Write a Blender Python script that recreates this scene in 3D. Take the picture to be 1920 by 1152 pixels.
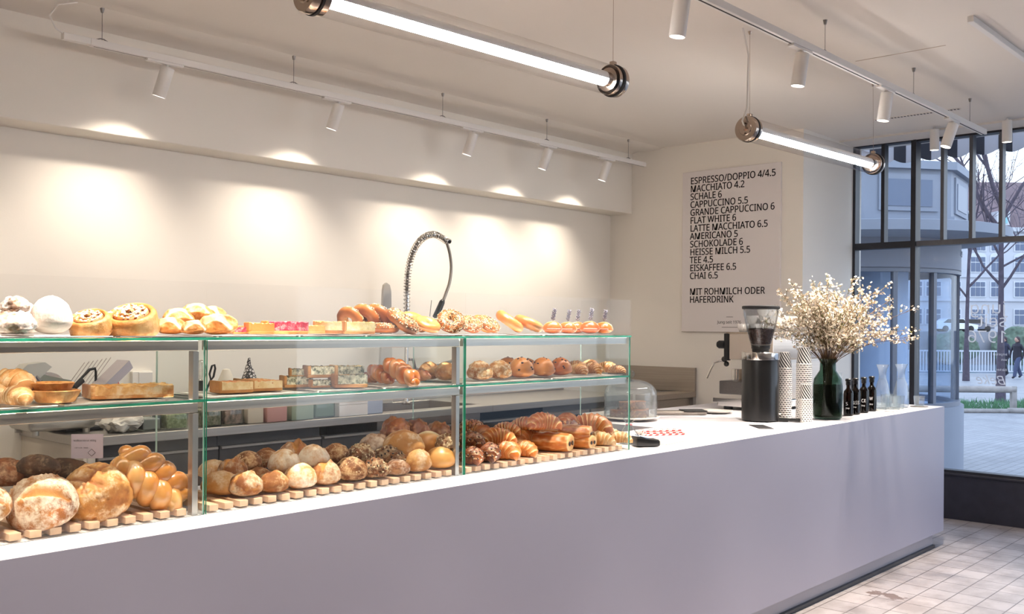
import bpy, bmesh, math, random
import numpy as np
from mathutils import Vector, Matrix, noise
PI = math.pi
sc = bpy.context.scene
COL = sc.collection
for o in list(bpy.data.objects):
    bpy.data.objects.remove(o)

# ------------------------------------------------------------------ camera
CAM = Vector((0.0, -2.3172, 0.5344))          # heights are measured from the counter top; the floor lies at FLOOR
YAW, ROLL, FPX = math.radians(42.1244), math.radians(0.4408), 1842.74
FLOOR, CEIL = -0.95, 2.054
fwd = Vector((math.cos(YAW), math.sin(YAW), 0))
rgt = Vector((math.sin(YAW), -math.cos(YAW), 0))
up = Vector((0, 0, 1))
cr = rgt * math.cos(ROLL) + up * math.sin(ROLL)
cu = -rgt * math.sin(ROLL) + up * math.cos(ROLL)
cd = bpy.data.cameras.new('camera')
cam = bpy.data.objects.new('camera', cd)
COL.objects.link(cam)
M = Matrix.Identity(4)
for i, v in enumerate((cr, cu, -fwd)):
    for j in range(3):
        M[j][i] = v[j]
M.translation = CAM
cam.matrix_world = M
cd.sensor_width = 36
cd.lens = FPX / 1920 * 36
cd.shift_y = 34.1 / 1920
cd.clip_start, cd.clip_end = .05, 600
sc.camera = cam

# ------------------------------------------------------------------ view, world
sc.view_settings.view_transform = 'Standard'
sc.view_settings.look = 'None'
sc.view_settings.gamma = 1
sc.view_settings.use_curve_mapping = False
sc.view_settings.exposure = 1.36
sc.cycles.use_denoising = True
sc.cycles.transparent_max_bounces = 40
sc.cycles.max_bounces = 10
sc.cycles.diffuse_bounces = 5
sc.cycles.caustics_reflective = False
sc.cycles.caustics_refractive = False
sc.cycles.sample_clamp_indirect = 6.0
WORLD_STRENGTH = 1.1
SPOT_W = 19.0        # each track spotlight
COUNTER_W = 88.0
TUBE = 34.0          # tube lamp emission
LED = 11.0           # light strips behind the shelf rails of the display cases
w = bpy.data.worlds.new('sky')
sc.world = w
w.use_nodes = True
nt = w.node_tree
bg = nt.nodes['Background']
tc = nt.nodes.new('ShaderNodeTexCoord')
sx = nt.nodes.new('ShaderNodeSeparateXYZ')
rp = nt.nodes.new('ShaderNodeValToRGB')
rp.color_ramp.elements[0].position = 0.0
rp.color_ramp.elements[0].color = (.80, .89, 1.0, 1)
rp.color_ramp.elements[1].position = 0.7
rp.color_ramp.elements[1].color = (.64, .77, 1.0, 1)
nt.links.new(tc.outputs['Generated'], sx.inputs[0])
nt.links.new(sx.outputs['Z'], rp.inputs[0])
nt.links.new(rp.outputs[0], bg.inputs[0])
bg.inputs[1].default_value = WORLD_STRENGTH

# ------------------------------------------------------------------ materials
def C(h, a=1):
    h = h.lstrip('#')
    v = [int(h[i:i + 2], 16) / 255 for i in (0, 2, 4)]
    return tuple((x / 12.92 if x <= .04045 else ((x + .055) / 1.055) ** 2.4) for x in v) + (a,)

MATS = {}
def newmat(name):
    m = bpy.data.materials.new(name)
    m.use_nodes = True
    MATS[name] = m
    return m, m.node_tree, m.node_tree.nodes['Principled BSDF']

def N(nt, typ, **kw):
    n = nt.nodes.new('ShaderNode' + typ)
    for k, v in kw.items():
        if k in n.inputs.keys():
            n.inputs[k].default_value = v
        else:
            setattr(n, k, v)
    return n

def ramp(nt, stops, src):
    r = nt.nodes.new('ShaderNodeValToRGB')
    e = r.color_ramp.elements
    while len(e) < len(stops):
        e.new(.5)
    for i, (p, c) in enumerate(stops):
        e[i].position = p
        e[i].color = c if len(c) == 4 else tuple(c) + (1,)
    nt.links.new(src, r.inputs[0])
    return r

def mixc(nt, fac, a, b, mode='MIX'):
    m = nt.nodes.new('ShaderNodeMix')
    m.data_type = 'RGBA'
    m.blend_type = mode
    for s, v in ((0, fac), (6, a), (7, b)):
        if hasattr(v, 'links') or hasattr(v, 'is_output'):
            nt.links.new(v, m.inputs[s])
        else:
            m.inputs[s].default_value = v
    return m.outputs[2]

def plain(name, col, rough=.5, metal=0, var=.0, scale=8, bump=0, bscale=60, spec=.5, coat=0, trans=0, emit=None, es=0):
    m, nt, b = newmat(name)
    col = C(col) if isinstance(col, str) else col
    b.inputs['Base Color'].default_value = col
    b.inputs['Roughness'].default_value = rough
    b.inputs['Metallic'].default_value = metal
    b.inputs['Specular IOR Level'].default_value = spec
    b.inputs['Coat Weight'].default_value = coat
    t = None
    if var or bump:
        t = N(nt, 'TexCoord')
    if var:
        n = N(nt, 'TexNoise', Scale=scale, Detail=4.0)
        nt.links.new(t.outputs['Object'], n.inputs['Vector'])
        lo = tuple(max(0, x * (1 - var)) for x in col[:3]) + (1,)
        hi = tuple(min(1, x * (1 + var)) for x in col[:3]) + (1,)
        r = ramp(nt, [(.3, lo), (.7, hi)], n.outputs[0])
        nt.links.new(r.outputs[0], b.inputs['Base Color'])
    if bump:
        n2 = N(nt, 'TexNoise', Scale=bscale, Detail=3.0)
        nt.links.new(t.outputs['Object'], n2.inputs['Vector'])
        bp = N(nt, 'Bump', Strength=bump, Distance=.01)
        nt.links.new(n2.outputs[0], bp.inputs['Height'])
        nt.links.new(bp.outputs[0], b.inputs['Normal'])
    if emit:
        b.inputs['Emission Color'].default_value = C(emit) if isinstance(emit, str) else emit
        b.inputs['Emission Strength'].default_value = es
    return m

def brushed(name, col, rough=.35, axis=0):
    m, nt, b = newmat(name)
    col = C(col)
    b.inputs['Metallic'].default_value = .85
    b.inputs['Roughness'].default_value = rough
    t = N(nt, 'TexCoord')
    mp = N(nt, 'Mapping')
    s = [90, 90, 90]
    s[axis] = 2
    mp.inputs['Scale'].default_value = s
    n = N(nt, 'TexNoise', Scale=1.0, Detail=2.0)
    nt.links.new(t.outputs['Object'], mp.inputs[0])
    nt.links.new(mp.outputs[0], n.inputs['Vector'])
    r = ramp(nt, [(.3, tuple(x * .92 for x in col[:3])), (.7, tuple(min(1, x * 1.06) for x in col[:3]))], n.outputs[0])
    nt.links.new(r.outputs[0], b.inputs['Base Color'])
    return m

def pane(name, tint='#f4faf8', refl=1.0, rim=None, rough=0.0, haze=0):
    """thin clear glass: transparent, with Fresnel reflections; rim = colour of the glass seen edge on"""
    m, nt, b = newmat(name)
    nt.nodes.remove(b)
    out = nt.nodes['Material Output']
    tr = N(nt, 'BsdfTransparent')
    tr.inputs[0].default_value = C(tint)
    gl = N(nt, 'BsdfGlossy')
    gl.inputs['Roughness'].default_value = rough
    ge = N(nt, 'NewGeometry')
    dt = N(nt, 'VectorMath', operation='DOT_PRODUCT')
    nt.links.new(ge.outputs['Incoming'], dt.inputs[0])
    nt.links.new(ge.outputs['Normal'], dt.inputs[1])
    ab = N(nt, 'Math', operation='ABSOLUTE')
    nt.links.new(dt.outputs['Value'], ab.inputs[0])
    iv = N(nt, 'Math', operation='SUBTRACT')
    iv.inputs[0].default_value = 1.0
    nt.links.new(ab.outputs[0], iv.inputs[1])
    if rim:
        rm = ramp(nt, [(.55, C(tint)), (.97, C(rim))], iv.outputs[0])
        nt.links.new(rm.outputs[0], tr.inputs[0])
    pw = N(nt, 'Math', operation='POWER')
    nt.links.new(iv.outputs[0], pw.inputs[0])
    pw.inputs[1].default_value = 5.0
    ml = N(nt, 'Math', operation='MULTIPLY_ADD')
    nt.links.new(pw.outputs[0], ml.inputs[0])
    ml.inputs[1].default_value = .6 * refl
    ml.inputs[2].default_value = .035 * refl
    body = tr
    if haze:
        df = N(nt, 'BsdfDiffuse')
        df.inputs[0].default_value = (.9, .92, .94, 1)
        hm_ = N(nt, 'MixShader')
        hm_.inputs[0].default_value = haze
        nt.links.new(tr.outputs[0], hm_.inputs[1]); nt.links.new(df.outputs[0], hm_.inputs[2])
        body = hm_
    mx = N(nt, 'MixShader')
    nt.links.new(ml.outputs[0], mx.inputs[0])
    nt.links.new(body.outputs[0], mx.inputs[1])
    nt.links.new(gl.outputs[0], mx.inputs[2])
    nt.links.new(mx.outputs[0], out.inputs[0])
    return m

TONE = [(1, 1, 1)]      # depth of bake of the breads
def crust(name, dark, mid, light, flour=None, amt=.5, fsc=26, mask=None, rough=.5, bump=.5, scale=13, bsc=55, coat=0, speck=None, spsc=90, spamt=.62):
    tn = TONE[0]
    T_ = lambda h: tuple(c * k for c, k in zip(C(h)[:3], tn)) + (1,)
    m, nt, b = newmat(name)
    b.inputs['Roughness'].default_value = rough
    b.inputs['Coat Weight'].default_value = coat
    b.inputs['Coat Roughness'].default_value = .25
    t = N(nt, 'TexCoord')
    oi = N(nt, 'ObjectInfo')
    mu = N(nt, 'VectorMath', operation='SCALE')
    mu.inputs[0].default_value = (7, 13, 5)
    nt.links.new(oi.outputs['Random'], mu.inputs['Scale'])
    ad = N(nt, 'VectorMath', operation='ADD')
    nt.links.new(t.outputs['Object'], ad.inputs[0])
    nt.links.new(mu.outputs[0], ad.inputs[1])
    vec = ad.outputs[0]
    n = N(nt, 'TexNoise', Scale=float(scale), Detail=6.0, Roughness=.62)
    nt.links.new(vec, n.inputs['Vector'])
    col = ramp(nt, [(.30, T_(dark)), (.5, T_(mid)), (.68, T_(light))], n.outputs[0]).outputs[0]
    hgt = n.outputs[0]
    if mask:
        at = N(nt, 'Attribute', attribute_name='mask')
        col = mixc(nt, at.outputs['Fac'], col, C(mask))
    if speck:
        v = N(nt, 'TexVoronoi', Scale=float(spsc))
        nt.links.new(vec, v.inputs['Vector'])
        v2 = N(nt, 'TexNoise', Scale=30.0)
        nt.links.new(vec, v2.inputs['Vector'])
        f = ramp(nt, [(.10, (1, 1, 1)), (.24, (0, 0, 0))], v.outputs['Distance']).outputs[0]
        g = ramp(nt, [(spamt - .1, (0, 0, 0)), (spamt, (1, 1, 1))], v2.outputs[0]).outputs[0]
        col = mixc(nt, mixc(nt, 1.0, f, g, 'MULTIPLY'), col, C(speck))
    if flour:
        n3 = N(nt, 'TexNoise', Scale=float(fsc), Detail=8.0, Roughness=.72)
        nt.links.new(vec, n3.inputs['Vector'])
        lo = .63 - amt * .26
        f = ramp(nt, [(lo - .07, (0, 0, 0)), (lo + .12, (1, 1, 1))], n3.outputs[0]).outputs[0]
        if mask:
            iv = N(nt, 'Invert')
            at2 = N(nt, 'Attribute', attribute_name='mask')
            nt.links.new(at2.outputs['Fac'], iv.inputs['Color'])
            f = mixc(nt, 1.0, f, iv.outputs[0], 'MULTIPLY')
        col = mixc(nt, f, col, C(flour))
    nt.links.new(col, b.inputs['Base Color'])
    n2 = N(nt, 'TexNoise', Scale=float(bsc), Detail=6.0, Roughness=.65)
    nt.links.new(vec, n2.inputs['Vector'])
    bp = N(nt, 'Bump', Strength=bump, Distance=.006)
    nt.links.new(n2.outputs[0], bp.inputs['Height'])
    nt.links.new(bp.outputs[0], b.inputs['Normal'])
    return m

# ------------------------------------------------------------------ object helpers
def link(name, me, mat=None, parent=None, loc=None):
    o = bpy.data.objects.new(name, me)
    COL.objects.link(o)
    if mat is not None:
        for m in (mat if isinstance(mat, (list, tuple)) else [mat]):
            o.data.materials.append(m)
    if parent is not None:
        o.parent = parent
    if loc is not None:
        o.location = loc
    return o

def obj(name, bm, mat, parent=None, smooth=True, loc=None, ang=35):
    bmesh.ops.recalc_face_normals(bm, faces=bm.faces)
    me = bpy.data.meshes.new(name)
    bm.to_mesh(me)
    bm.free()
    if smooth:
        me.polygons.foreach_set('use_smooth', [True] * len(me.polygons))
        me.set_sharp_from_angle(angle=math.radians(ang))
    return link(name, me, mat, parent, loc)

def thing(name, label, cat, loc=(0, 0, 0), rz=0, group=None, kind=None):
    o = bpy.data.objects.new(name, None)
    o.empty_display_size = .05
    COL.objects.link(o)
    o.location = loc
    o.rotation_euler = (0, 0, rz)
    return tag(o, label, cat, group, kind)

def tag(o, label=None, cat=None, group=None, kind=None):
    if label: o['label'] = label
    if cat: o['category'] = cat
    if group: o['group'] = group
    if kind: o['kind'] = kind
    return o

def struct(o, label=None):
    o['kind'] = 'structure'
    if label: o['label'] = label
    return o

def dup(root, loc=None, rot=None, scale=None, label=None, group=None):
    r = root.copy()
    COL.objects.link(r)
    if loc is not None: r.location = loc
    if rot is not None: r.rotation_euler = rot
    if scale is not None: r.scale = scale
    if label: r['label'] = label
    if group: r['group'] = group
    for ch in list(root.children):
        c = ch.copy(); COL.objects.link(c); c.parent = r
        for g in list(ch.children):
            d = g.copy(); COL.objects.link(d); d.parent = c
    return r

def nb():
    return bmesh.new()

def box(bm, x0, x1, y0, y1, z0, z1, bev=0, seg=2, mi=0):
    vs = [bm.verts.new(p) for p in ((x0, y0, z0), (x1, y0, z0), (x1, y1, z0), (x0, y1, z0), (x0, y0, z1), (x1, y0, z1), (x1, y1, z1), (x0, y1, z1))]
    fs = [bm.faces.new([vs[i] for i in f]) for f in ((3, 2, 1, 0), (4, 5, 6, 7), (0, 1, 5, 4), (1, 2, 6, 5), (2, 3, 7, 6), (3, 0, 4, 7))]
    for f in fs: f.material_index = mi
    if bev:
        es = list({e for f in fs for e in f.edges})
        r = bmesh.ops.bevel(bm, geom=es, offset=bev, segments=seg, profile=.5, affect='EDGES')
        for f in r['faces']: f.material_index = mi
    return vs

def obox(bm, c, ax, ay, hx, hy, z0, z1):
    """box in a turned frame: c centre (x,y), ax/ay unit 2-vectors"""
    vs = []
    for z in (z0, z1):
        for sx_, sy_ in ((-1, -1), (1, -1), (1, 1), (-1, 1)):
            vs.append(bm.verts.new((c[0] + ax[0] * hx * sx_ + ay[0] * hy * sy_, c[1] + ax[1] * hx * sx_ + ay[1] * hy * sy_, z)))
    for f in ((3, 2, 1, 0), (4, 5, 6, 7), (0, 1, 5, 4), (1, 2, 6, 5), (2, 3, 7, 6), (3, 0, 4, 7)):
        bm.faces.new([vs[i] for i in f])

def frame_of(d):
    d = Vector(d).normalized()
    a = Vector((0, 0, 1)) if abs(d.z) < .9 else Vector((1, 0, 0))
    x = d.cross(a).normalized()
    return x, d.cross(x).normalized(), d

def cyl(bm, p0, p1, r0, r1=None, seg=20, cap=True, mi=0):
    r1 = r0 if r1 is None else r1
    p0, p1 = Vector(p0), Vector(p1)
    x, y, d = frame_of(p1 - p0)
    A, B = [], []
    for i in range(seg):
        a = 2 * PI * i / seg
        v = x * math.cos(a) + y * math.sin(a)
        A.append(bm.verts.new(p0 + v * r0)); B.append(bm.verts.new(p1 + v * r1))
    for i in range(seg):
        j = (i + 1) % seg
        bm.faces.new((A[i], A[j], B[j], B[i])).material_index = mi
    if cap:
        bm.faces.new(A[::-1]).material_index = mi
        bm.faces.new(B).material_index = mi

def lathe(bm, prof, seg=32, c=(0, 0, 0), close=False, mi=0):
    rings = []
    for r, z in prof:
        if r < 1e-6:
            rings.append([bm.verts.new((c[0], c[1], c[2] + z))])
        else:
            rings.append([bm.verts.new((c[0] + r * math.cos(2 * PI * i / seg), c[1] + r * math.sin(2 * PI * i / seg), c[2] + z)) for i in range(seg)])
    for a, b in zip(rings[:-1], rings[1:]):
        for i in range(seg):
            j = (i + 1) % seg
            if len(a) == 1 and len(b) == 1: continue
            if len(a) == 1: f = bm.faces.new((a[0], b[j], b[i]))
            elif len(b) == 1: f = bm.faces.new((a[i], a[j], b[0]))
            else: f = bm.faces.new((a[i], a[j], b[j], b[i]))
            f.material_index = mi

def tube(bm, pts, rad, seg=10, cap=True, closed=False, mi=0):
    pts = [Vector(p) for p in pts]
    n = len(pts)
    rad = rad if isinstance(rad, (list, tuple)) else [rad] * n
    rings, x = [], None
    for i in range(n):
        t = (pts[(i + 1) % n] - pts[i - 1]) if closed else (pts[min(i + 1, n - 1)] - pts[max(i - 1, 0)])
        t.normalize()
        if x is None: x = frame_of(t)[0]
        x = (x - t * x.dot(t))
        x = x.normalized() if x.length > 1e-6 else frame_of(t)[0]
        y = t.cross(x)
        rings.append([bm.verts.new(pts[i] + (x * math.cos(2 * PI * k / seg) + y * math.sin(2 * PI * k / seg)) * rad[i]) for k in range(seg)])
    for i in range(n if closed else n - 1):
        a, b = rings[i], rings[(i + 1) % n]
        for k in range(seg):
            l = (k + 1) % seg
            bm.faces.new((a[k], a[l], b[l], b[k])).material_index = mi
    if cap and not closed:
        bm.faces.new(rings[0][::-1]).material_index = mi
        bm.faces.new(rings[-1]).material_index = mi

def ball(bm, c, r, sub=2, sc3=(1, 1, 1), rot=None, mi=0):
    Mx = Matrix.Translation(c) @ (rot.to_4x4() if rot is not None else Matrix.Identity(4)) @ Matrix.Diagonal((sc3[0] * r, sc3[1] * r, sc3[2] * r, 1))
    ret = bmesh.ops.create_icosphere(bm, subdivisions=sub, radius=1, matrix=Mx)
    if mi:
        for f in {f for v in ret['verts'] for f in v.link_faces}: f.material_index = mi

_OV = [(1, 0, 0), (-1, 0, 0), (0, 1, 0), (0, -1, 0), (0, 0, 1), (0, 0, -1)]
_OF = [(0, 2, 4), (2, 1, 4), (1, 3, 4), (3, 0, 4), (2, 0, 5), (1, 2, 5), (3, 1, 5), (0, 3, 5)]
def octa(bm, c, r, sc3=(1, 1, 1), rot=None, mi=0):
    vs = []
    for v in _OV:
        q = Vector((v[0] * sc3[0] * r, v[1] * sc3[1] * r, v[2] * sc3[2] * r))
        vs.append(bm.verts.new(c + (rot @ q if rot is not None else q)))
    for f in _OF: bm.faces.new([vs[i] for i in f]).material_index = mi

def prism(bm, poly, z0, z1, mi=0):
    A = [bm.verts.new((x, y, z0)) for x, y in poly]
    B = [bm.verts.new((x, y, z1)) for x, y in poly]
    n = len(poly)
    bm.faces.new(A[::-1]).material_index = mi
    bm.faces.new(B).material_index = mi
    for i in range(n):
        j = (i + 1) % n
        bm.faces.new((A[i], A[j], B[j], B[i])).material_index = mi

def arc(c, r, a0, a1, n, plane='xz'):
    out = []
    for i in range(n + 1):
        a = math.radians(a0 + (a1 - a0) * i / n)
        if plane == 'xz': out.append((c[0] + r * math.cos(a), c[1], c[2] + r * math.sin(a)))
        elif plane == 'yz': out.append((c[0], c[1] + r * math.cos(a), c[2] + r * math.sin(a)))
        else: out.append((c[0] + r * math.cos(a), c[1] + r * math.sin(a), c[2]))
    return out

FONT = None
BOLD = {}
try:
    FONT = bpy.data.fonts.load(bpy.utils.system_resource('DATAFILES', path='fonts') + '/NotoSansHebrew-Regular.woff2')
except Exception:
    pass

def text(name, body, size, mat, parent, loc, rot, ext=.0004, off=0.0, align='LEFT', sx_=1, space=1, shear=0, bold=0):
    cu_ = bpy.data.curves.new(name, 'FONT')
    cu_.body = body
    if FONT: cu_.font = FONT
    cu_.size = size
    cu_.extrude = ext
    cu_.offset = off
    cu_.align_x = align
    cu_.space_character = space
    cu_.shear = shear
    o = bpy.data.objects.new(name, cu_)
    COL.objects.link(o)
    cu_.materials.append(mat)
    o.parent = parent
    o.location = loc
    o.rotation_euler = rot
    o.scale = (sx_, 1, 1)
    BOLD[o.name] = bold
    return o

def fb(x, y, z, oct_=4):
    return noise.fractal(Vector((x, y, z)), 1.0, 2.0, oct_)

# ------------------------------------------------------------------ shared materials
wallm = plain('wall_paint', '#ece6dd', .9, var=.012, scale=1.5, bump=.03, bscale=120)
ceilm = plain('ceiling_paint', '#e6dfd7', .9, var=.012, scale=1.2, bump=.03, bscale=90)
white = plain('white_lacquer', '#e9e7e6', .35)
whitem = plain('white_metal', '#e4e0dc', .4)
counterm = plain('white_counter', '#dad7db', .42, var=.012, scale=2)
frontm = plain('counter_front_shaded', '#aeacbd', .42, var=.012, scale=2)  # counter white with the front's shade mixed into the colour
steel = brushed('brushed_steel', '#b9afa6', .34, 0)
steelz = brushed('brushed_steel_upright', '#b9b4b0', .34, 2)
chrome = plain('chrome', '#d8d5d2', .12, metal=1)
darksteel = brushed('dark_steel', '#6d6968', .4, 0)
black = plain('black_plastic', '#101012', .35)
blackm = plain('black_matte', '#17171a', .6)
darkframe = plain('dark_frame_paint', '#26262c', .5, var=.1, scale=20)
greyframe = plain('grey_frame_paint', '#5a5a5e', .45, var=.08, scale=20)
ink = plain('black_ink', '#161314', .6)
paper = plain('white_paper', '#e9e4e0', .8, var=.02, scale=20)
glass = pane('display_glass', '#fbfdfc', .75)
gedge = plain('green_glass_edge', '#2f9a7c', .15, var=.35, scale=14)
winglass = pane('window_glass', '#f7fafd', .6)
ware = pane('clear_glassware', '#f7fafb', 1.3, rim='#b4bac0', haze=.07)
# ------------------------------------------------------------------ the room
def tile_mat():
    m, nt, b = newmat('floor_tiles')
    t = N(nt, 'TexCoord')
    mp = N(nt, 'Mapping')
    mp.inputs['Location'].default_value = (.03, .028, 0)
    nt.links.new(t.outputs['Object'], mp.inputs[0])
    br = N(nt, 'TexBrick', Scale=1.0)
    br.offset = 0
    br.inputs['Brick Width'].default_value = .20
    br.inputs['Row Height'].default_value = .152
    br.inputs['Mortar Size'].default_value = .0035
    br.inputs['Color1'].default_value = C('#b3abab')
    br.inputs['Color2'].default_value = C('#a49d9e')
    br.inputs['Mortar'].default_value = C('#6e6664')
    nt.links.new(mp.outputs[0], br.inputs['Vector'])
    n = N(nt, 'TexNoise', Scale=5.0, Detail=6.0, Roughness=.6)
    nt.links.new(t.outputs['Object'], n.inputs['Vector'])
    st = ramp(nt, [(.35, C('#a59a92')), (.62, (1, 1, 1))], n.outputs[0])
    col = mixc(nt, .55, br.outputs['Color'], st.outputs[0], 'MULTIPLY')
    n2 = N(nt, 'TexNoise', Scale=2.6, Detail=8.0, Roughness=.6)
    nt.links.new(t.outputs['Object'], n2.inputs['Vector'])
    wear = ramp(nt, [(.655, (0, 0, 0)), (.67, (1, 1, 1))], n2.outputs[0])
    col = mixc(nt, wear.outputs[0], col, C('#6f5f59'))
    nt.links.new(col, b.inputs['Base Color'])
    b.inputs['Roughness'].default_value = .38
    bp = N(nt, 'Bump', Strength=.3, Distance=.004)
    nt.links.new(br.outputs['Fac'], bp.inputs['Height'])
    bp.invert = True
    nt.links.new(bp.outputs[0], b.inputs['Normal'])
    return m

bm = nb(); box(bm, -3.2, 8.05, -5.7, 3.1, FLOOR - .12, FLOOR)
struct(obj('floor', bm, tile_mat(), smooth=False))
bm = nb()
box(bm, -3.2, 8.25, -5.7, 2.40, CEIL, CEIL + .12)
box(bm, -3.2, 8.25, 2.40, 3.1, CEIL + .015, CEIL + .12)
struct(obj('ceiling', bm, ceilm, smooth=False))
bm = nb()
prism(bm, [(2.345, 0), (2.40, -.014), (2.47, -.016), (2.60, -.006), (2.664, -.02), (2.664, .03), (2.345, .03)], -3.0, 7.055)
for v in bm.verts: v.co = Vector((v.co.z, v.co.x, CEIL + v.co.y))
struct(obj('trim_1', bm, ceilm))
bm = nb(); box(bm, -3.2, 7.2, 2.895, 3.1, FLOOR, CEIL + .1)
struct(obj('wall_back', bm, wallm, smooth=False))
bm = nb(); box(bm, -3.0, 7.055, 2.664, 2.895, 1.5135, CEIL + .015, bev=.004, seg=1)
o = struct(obj('trim_2', bm, wallm, smooth=False), 'boxed-in beam along the top of the back wall')
bm = nb(); box(bm, 7.055, 8.14, 1.074, 3.1, FLOOR, CEIL + .1)
struct(obj('wall_right', bm, wallm, smooth=False))
bm = nb(); box(bm, -3.2, -3.0, -5.7, 3.0, FLOOR, CEIL + .1)
struct(obj('wall_left', bm, wallm, smooth=False))
# street front behind the viewer: unseen, its opening sized to steer the daylight
bm = nb()
box(bm, -3.2, 8.14, -5.7, -5.5, FLOOR, -.45)
box(bm, -3.2, 5.8, -5.7, -5.5, -.45, 1.85)
box(bm, -3.2, 8.14, -5.7, -5.5, 1.85, CEIL + .1)
for x in (7.9,):
    box(bm, x, x + (.4 if x < 7 else .22), -5.7, -5.5, -.45, 1.85)
struct(obj('wall_front', bm, wallm, smooth=False))

# east shop window: window_1 is the narrow casement next to the wall, window_2 the wide shop pane
def frame_bars(bm, y0, y1, z0, z1, t, x0=7.97, x1=8.06):
    box(bm, x0, x1, y0, y1, z0, z0 + t); box(bm, x0, x1, y0, y1, z1 - t, z1)
    box(bm, x0, x1, y0, y0 + t, z0 + t, z1 - t); box(bm, x0, x1, y1 - t, y1, z0 + t, z1 - t)

ZT, ZH, ZS = 1.212, 2.03, -.5857
w1 = struct(bpy.data.objects.new('window_1', None)); COL.objects.link(w1)
bm = nb()
frame_bars(bm, .576, 1.074, ZS, CEIL, .022)
box(bm, 7.97, 8.06, .595, 1.055, ZT - .03, ZT + .022)
box(bm, 7.975, 8.055, .812, .84, ZT + .02, CEIL - .02)
obj('window_frame', bm, darkframe, w1, smooth=False)
for (a, b_, z0, z1) in ((.598, .814, ZT + .02, CEIL - .03), (.838, 1.053, ZT + .02, CEIL - .03), (.598, 1.053, ZS + .028, ZT - .028)):
    bm = nb(); box(bm, 8.01, 8.016, a, b_, z0, z1)
    obj('pane', bm, winglass, w1, smooth=False)
w2 = struct(bpy.data.objects.new('window_2', None)); COL.objects.link(w2)
bm = nb()
box(bm, 7.96, 8.07, .556, .579, ZS, CEIL)                 # the post both windows share
box(bm, 7.97, 8.06, -5.5, .557, CEIL - .03, CEIL)
box(bm, 7.97, 8.06, -5.5, .55, ZS - .005, ZS + .018)
obj('window_frame', bm, darkframe, w2, smooth=False)
bm = nb()
box(bm, 7.965, 8.065, -5.5, .55, ZT - .022, ZT + .018)
ys = [.357, .144, -.07, -.285, -.5, -.71, -1.4, -2.1, -2.8, -3.5, -4.2, -4.9]
for y in ys: box(bm, 7.975, 8.055, y - .013, y + .013, ZT + .018, CEIL - .03)
for y in (-1.4, -3.4): box(bm, 7.965, 8.065, y - .02, y + .02, ZS + .018, ZT - .022)
obj('transom', bm, greyframe, w2, smooth=False)
yy = [.55] + ys + [-5.5]
for a, b_ in zip(yy[1:], yy[:-1]):
    bm = nb(); box(bm, 8.01, 8.016, a + .012, b_ - .012, ZT + .017, CEIL - .028)
    obj('pane', bm, winglass, w2, smooth=False)
for a, b_ in ((-1.38, .55), (-3.38, -1.42), (-5.5, -3.42)):
    bm = nb(); box(bm, 8.01, 8.016, a, b_, ZS + .016, ZT - .02)
    obj('pane', bm, winglass, w2, smooth=False)
bm = nb(); box(bm, 7.985, 8.14, -5.5, 1.074, FLOOR, ZS - .004)
box(bm, 7.965, 8.0, -5.5, 1.074, ZS - .022, ZS - .004, bev=.003, seg=1)
struct(obj('trim_3', bm, plain('dark_sill_paint', '#33313a', .45, var=.12, scale=14), smooth=False), 'dark plinth panel under the shop window')
bm = nb(); box(bm, 7.70, 7.97, -5.5, 1.074, CEIL - .014, CEIL)
struct(obj('trim_4', bm, ceilm, smooth=False), 'shallow ceiling band along the shop window')
# lettering on the big pane (reads from the street, so it is seen mirrored from inside)
letm = plain('window_vinyl', '#f6f2f2', .5)
_nt = letm.node_tree
_tl = N(_nt, 'BsdfTranslucent'); _tl.inputs[0].default_value = (.93, .91, .91, 1)
_mx = N(_nt, 'MixShader'); _mx.inputs[0].default_value = .55
_nt.links.new(_nt.nodes['Principled BSDF'].outputs[0], _mx.inputs[1]); _nt.links.new(_tl.outputs[0], _mx.inputs[2]); _nt.links.new(_mx.outputs[0], _nt.nodes['Material Output'].inputs[0])
RW = (PI / 2, 0, PI / 2)
def wtext(s, size, y, z, **k):
    return text('lettering', s, size, letm, w2, (8.019, y, z), RW, align='LEFT', **k)

# ceiling details
bm = nb()
box(bm, 7.075, 7.10, -.06, .545, CEIL - .004, CEIL + .001)
for i in range(26):
    y = -.05 + i * .0228
    box(bm, 7.078, 7.097, y, y + .012, CEIL - .006, CEIL - .003, mi=1)
tag(obj('ceiling_vent', bm, [ceilm, blackm], smooth=False), 'long slotted air vent in the white ceiling near the window', 'vent')
bm = nb(); box(bm, 5.455, 5.461, -.5, -.005, CEIL - .0015, CEIL + .001)
struct(obj('trim_5', bm, plain('ceiling_joint', '#b9a594', .9), smooth=False), 'thin joint line in the ceiling')

# ------------------------------------------------------------------ counter
t = thing('service_counter', 'long white bakery counter with smooth front running to the window', 'counter', (0, 0, FLOOR))
H = -FLOOR
bm = nb()
prism(bm, [(-1.2, 0), (6.98, 0), (6.98, 1.25), (4.35, 1.25), (4.35, .60), (-1.2, .60)], H - .03, H)
obj('countertop', bm, counterm, t, smooth=False)
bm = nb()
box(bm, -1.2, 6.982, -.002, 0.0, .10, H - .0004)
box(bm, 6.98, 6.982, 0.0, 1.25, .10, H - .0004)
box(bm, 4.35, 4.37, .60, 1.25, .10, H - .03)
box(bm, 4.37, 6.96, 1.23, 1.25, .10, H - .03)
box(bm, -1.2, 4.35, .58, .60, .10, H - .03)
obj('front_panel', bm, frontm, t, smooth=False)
bm = nb()
box(bm, -1.2, 6.86, .03, .57, .018, .10)
box(bm, 4.4, 6.86, .57, 1.2, .018, .10)
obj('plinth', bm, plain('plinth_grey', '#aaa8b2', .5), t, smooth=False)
bm = nb()
box(bm, -1.2, 6.86, .012, .05, .0, .02)
obj('floor_rail', bm, plain('rail_dark', '#23222b', .4), t, smooth=False)

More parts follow.
